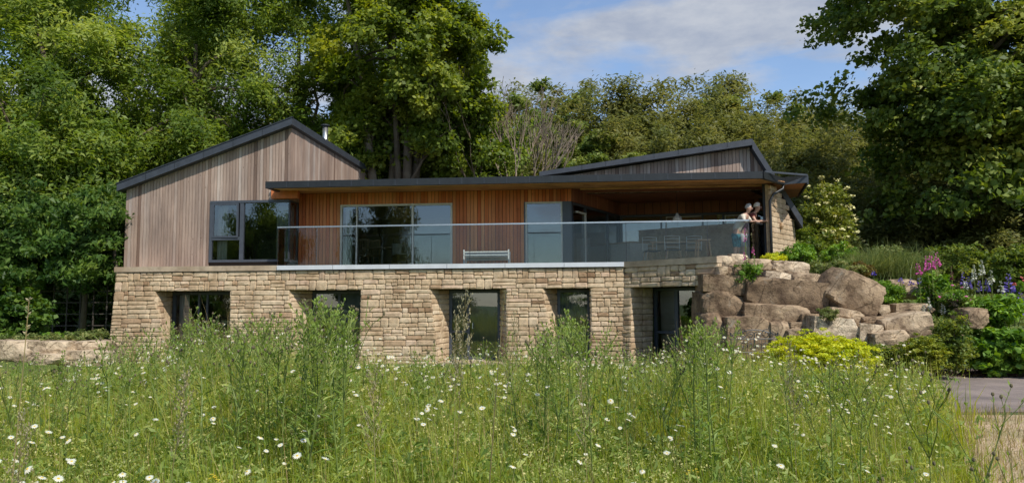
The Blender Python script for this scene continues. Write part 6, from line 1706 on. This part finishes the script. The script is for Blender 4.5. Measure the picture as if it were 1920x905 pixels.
wire_chair(1262, 1.9, .0, 'wire backed chair in the middle of the covered table')
wire_chair(1300, 2.1, -.3, 'wire backed chair at the right end of the covered table')
bt = empty('bar_table', hp(hx(1270, 2.8, 470), 2.8, ZD), HROT); tag(bt, 'covered terrace table with pale wooden top behind the glass balustrade', 'table')
mb = MB(); mb.box(-.9, .75, -.4, .4, .72, .755); mb.build('tabletop', M['pale_wood'], bt)
for sx in (-.8, .65):
    for s2 in (-.34, .34): mb = MB(); mb.beam((sx * 1.05, s2, 0), (sx, s2, .72), .045, .045); mb.build('leg', M['pale_wood'], bt)
so = empty('bar_stool', hp(hx(1318, 1.3, 470), 1.3, ZD), HROT + .1); tag(so, 'tall pale wooden stool near the couple behind the glass', 'stool')
mb = MB(); mb.box(-.19, .19, -.19, .19, .68, .715); mb.build('seat', M['pale_wood'], so)
for sx in (-1, 1):
    for s2 in (-1, 1): mb = MB(); mb.beam((sx * .21, s2 * .2, 0), (sx * .15, s2 * .14, .68), .035, .035); mb.build('leg', M['pale_wood'], so)
# pendant lamp
lx, lz = hl(1270, 414, 2.4); lamp = empty('pendant_lamp', hp(lx, 2.4, lz)); tag(lamp, 'steel dome pendant lamp hanging over the covered terrace table', 'lamp')
mb = MB(); mb.smooth = True; mb.lathe([(.15, 0), (.145, .06), (.11, .13), (.05, .17), (.035, .24)], 18, (0, 0, 0)); mb.build('lamp_shade', mat_plain('pale grey enamel', (.62, .62, .60), .4), lamp)
mb = MB(); mb.tube([(0, 0, .24), (0, 0, ZS - lz + .02)], .006, 5); mb.build('cord', M['iron'], lamp)
# kitchen unit seen through the angled screen
ku = to_local(at(1112, 470, 25.2)); kt = empty('kitchen_island', hp(ku.x + .8, ku.y + 1.0, ZD), HROT - .9); tag(kt, 'pale kitchen island seen through the angled glass screen', 'kitchen island')
mb = MB(); mb.box(-1.2, 1.2, -.4, .4, 0, .86); mb.build('cabinet', M['white_paint'], kt); mb = MB(); mb.box(-1.25, 1.25, -.45, .45, .862, .9); mb.build('worktop', M['pale_wood'], kt)
fg = empty('fridge', hp(hx(1094, 3.4, 470), 3.4, ZD), HROT); tag(fg, 'white cabinet just inside the corner of the angled glass screen', 'cabinet')
mb = MB(); mb.box(-.22, .22, -.3, .3, 0, .95); mb.build('body', M['white_paint'], fg); mb = MB(); mb.box(.14, .16, -.33, -.301, .5, .85); mb.build('handle', M['steel'], fg)

# ------------------------------------------------------------------ the couple at the rail
def skin_obj(name, pts, edges, mat, parent, sub=2, root=0):
    me = bpy.data.meshes.new(name); me.from_pydata([p[:3] for p in pts], edges, []); o = link_mesh(name, me, parent)
    md = o.modifiers.new('skin', 'SKIN'); md.use_smooth_shade = True
    lay = me.skin_vertices[0] if len(me.skin_vertices) else None
    if lay:
        for i, p in enumerate(pts): 
            r = p[3]; lay.data[i].radius = (r if not isinstance(r, tuple) else r[0], r if not isinstance(r, tuple) else r[1]); lay.data[i].use_root = (i == root)
    s = o.modifiers.new('sub', 'SUBSURF'); s.levels = sub; s.render_levels = sub
    me.materials.append(mat); return o
def person(loc, rz, label, shirt, lower, hairm, sc_=1.0, longsleeve=False, lowlen=.5, hair_long=False, turn=0.0):
    root = empty('person', loc, rz); root.scale = (sc_,) * 3; tag(root, label, 'person', 'couple at the balcony rail')
    J = [(-.40, 0, .90, .125), (-.34, 0, 1.06, .115), (-.22, 0, 1.24, .135), (-.10, 0, 1.38, .11), (-.03, 0, 1.45, .052), (.02, 0, 1.53, .068), (.045, 0, 1.60, .092), (.045, 0, 1.68, .060)]
    E = [(0, 1), (1, 2), (2, 3), (3, 4), (4, 5), (5, 6), (6, 7)]
    for s in (-1, 1):
        b = len(J)
        J += [(-.40, s * .09, .80, .088), (-.37, s * .10, .48, .058), (-.41, s * .105, .30, .055), (-.43, s * .11, .09, .036), (-.34, s * .12, .045, .034), (-.25, s * .13, .035, .022)]
        E += [(0, b), (b, b + 1), (b + 1, b + 2), (b + 2, b + 3), (b + 3, b + 4), (b + 4, b + 5)]
        b = len(J)
        J += [(-.10, s * .17, 1.35, .062), (-.02, s * .25, 1.20, .044), (.015, s * .24, 1.165, .040), (.16, s * .12, 1.185, .028), (.205, s * .09, 1.19, .026), (.245, s * .07, 1.185, .024)]
        E += [(3, b), (b, b + 1), (b + 1, b + 2), (b + 2, b + 3), (b + 3, b + 4), (b + 4, b + 5)]
        h = b + 5
        for k, (dx, dy, dz, L) in enumerate([(.9, .35, -.25, .065), (1, .12, -.3, .075), (1, -.1, -.32, .072), (.9, -.32, -.3, .056)]):
            c = len(J); bx, by, bz_ = J[h][0] + .012, J[h][1] + (.5 - k / 3) * .04, J[h][2]
            J += [(bx + .02, by, bz_, .0095), (bx + dx * L * .6, by + dy * L * .3, bz_ + dz * L * .5, .0085), (bx + dx * L * .8, by + dy * L * .5, bz_ + dz * L * 1.2, .007)]
            E += [(h, c), (c, c + 1), (c + 1, c + 2)]
        c = len(J); J += [(J[h - 1][0] + .02, J[h - 1][1] - s * .03, J[h - 1][2] + .005, .011), (J[h - 1][0] + .045, J[h - 1][1] - s * .045, J[h - 1][2] - .01, .009)]; E += [(h - 1, c), (c, c + 1)]
    body = skin_obj('body', J, E, M['skin'], root)
    # clothes
    g = .016
    T = [(-.405, 0, .90, .150), (-.34, 0, 1.06, .13), (-.22, 0, 1.24, .152), (-.11, 0, 1.37, .125), (-.06, 0, 1.42, .075)]; TE = [(0, 1), (1, 2), (2, 3), (3, 4)]
    for s in (-1, 1):
        b = len(T); T += [(-.10, s * .17, 1.355, .078), (-.05, s * .215, 1.27, .064)]; TE += [(3, b), (b, b + 1)]
        if longsleeve: T += [(-.01, s * .25, 1.19, .056), (.11, s * .16, 1.18, .042)]; TE += [(b + 1, b + 2), (b + 2, b + 3)]
    skin_obj('shirt', T, TE, shirt, root)
    Lw = [(-.405, 0, .93, .14), (-.40, 0, .84, .13)]; LE = [(0, 1)]
    for s in (-1, 1):
        b = len(Lw); Lw += [(-.395, s * .10, .74, .102), (-.375, s * .10, lowlen, .085)]; LE += [(1, b), (b, b + 1)]
    skin_obj('shorts', Lw, LE, lower, root)
    hm = MB(); hm.smooth = True; rings = 7; seg = 14; cx, cz = .035, 1.615
    vs = []; fs = []
    for i in range(rings):
        ph = math.pi * .56 * i / (rings - 1)
        for k in range(seg):
            th = 2 * math.pi * k / seg; rx, ry, rz_ = .102, .088, .104
            wob = 1 + .05 * math.sin(k * 2.3 + i * 1.7); x = math.sin(ph) * math.cos(th) * rx; 
            drop = (1.0 if math.cos(th) < .25 else .35); z = math.cos(ph) * rz_ if math.cos(ph) > 0 else math.cos(ph) * rz_ * drop * (2.4 if hair_long else 1.6)
            if x > .055 and ph > 1.0: x = .055; 
            vs.append((cx - .012 + x * wob, math.sin(ph) * math.sin(th) * ry * wob, cz + .02 + z * wob))
    for i in range(rings - 1):
        for k in range(seg): fs.append((i * seg + k, i * seg + (k + 1) % seg, (i + 1) * seg + (k + 1) % seg, (i + 1) * seg + k))
    hm.add(vs, fs); ho = hm.build('hair', hairm, root); so_ = ho.modifiers.new('s', 'SOLIDIFY'); so_.thickness = .012; ho.modifiers.new('sub', 'SUBSURF').render_levels = 1
    mb = MB(); mb.add([(.125, -.014, 1.575), (.125, .014, 1.575), (.130, 0, 1.615), (.158, 0, 1.578)], [(0, 1, 3), (1, 2, 3), (2, 0, 3)]); mb.build('nose', M['skin'], root)
    for s in (-1, 1):
        mb = MB(); mb.smooth = True; mb.lathe([(.002, -.008), (.009, -.004), (.009, .004), (.002, .008)], 6, (.128, s * .032, 1.618)); mb.build('eye', M['black'], root)
        mb = MB(); mb.smooth = True; mb.lathe([(.004, -.03), (.014, -.01), (.016, .015), (.006, .03)], 6, (.04, s * .093, 1.59)); mb.build('ear', M['skin'], root)
    mb = MB(); mb.box(.118, .131, -.02, .02, 1.55, 1.556); mb.build('mouth', M['clover'], root)
    return root
face = math.atan2(-(to_world((je.x, je.y, 0)) - to_world((jb, .12, 0))).x, (to_world((je.x, je.y, 0)) - to_world((jb, .12, 0))).y)
rdir = (to_world((je.x, je.y, 0)) - to_world((jb, .12, 0))).normalized(); rn = Vector((rdir.y, -rdir.x, 0)); fang = math.atan2(rn.y, rn.x)
c0 = to_world((jb, .12, ZD))
teal = mat_plain('teal patterned skirt', (.03, .16, .20), .8, 0, 14, .7); cream = mat_plain('cream blouse', (.62, .56, .46), .85, 0, 12, .1)
maroon = mat_plain('dark red shirt', (.16, .035, .03), .85, 0, 12, .2); pale = mat_plain('pale grey shorts', (.40, .42, .44), .85, 0, 10, .35)
wpos = c0 + rdir * .30 - rn * .10; mpos = c0 + rdir * 1.12 - rn * .10
person((wpos.x, wpos.y, ZD), fang - .1, 'grey haired woman in a cream top leaning on the balcony corner rail', cream, teal, M['hair'], .95, True, .42, True)
person((mpos.x, mpos.y, ZD), fang + .15, 'white haired man in a dark red shirt leaning on the rail beside the woman', maroon, pale, mat_plain('white hair', (.64, .61, .57), .7, 0, 60, .2), 1.02, False, .44)

# ------------------------------------------------------------------ the garden behind the photographer, seen mirrored in the glass
GRF = 'trees of the far garden mirrored in the windows'
def mirror_tree(src, x, y, s, sz, label, rz=0.0):
    o = copy_tree(src); o.location = (x, y, tz(x, y) - .3); o.rotation_euler = (0, 0, rz); o.scale = (s, s, sz); tag(o, label, 'tree', GRF)
mirror_tree(h1, -17.6, -15, .85, 1.75, 'dark tree mirrored in the left half of the sliding door')
mirror_tree(tF, -27.5, -15, 1.1, 1.5, 'dark tree mirrored in the upstairs corner window')
mirror_tree(tF, -33.5, -17, 1.1, 1.4, 'dark tree mirrored at the left of the corner window', 2)
mirror_tree(h1, 26, -13, 1.3, 1.5, 'dark tree mirrored in the right panes of the covered terrace')
for i in range(11):
    x = -44 + i * 9 + R.uniform(-2, 2); mirror_tree((h1, tF, h2)[i % 3], x, -34 + R.uniform(-4, 4), 1.2, R.uniform(.5, .8), 'distant garden tree number %s from the left in the mirrored row' % ('one two three four five six seven eight nine ten eleven'.split()[i]), i)
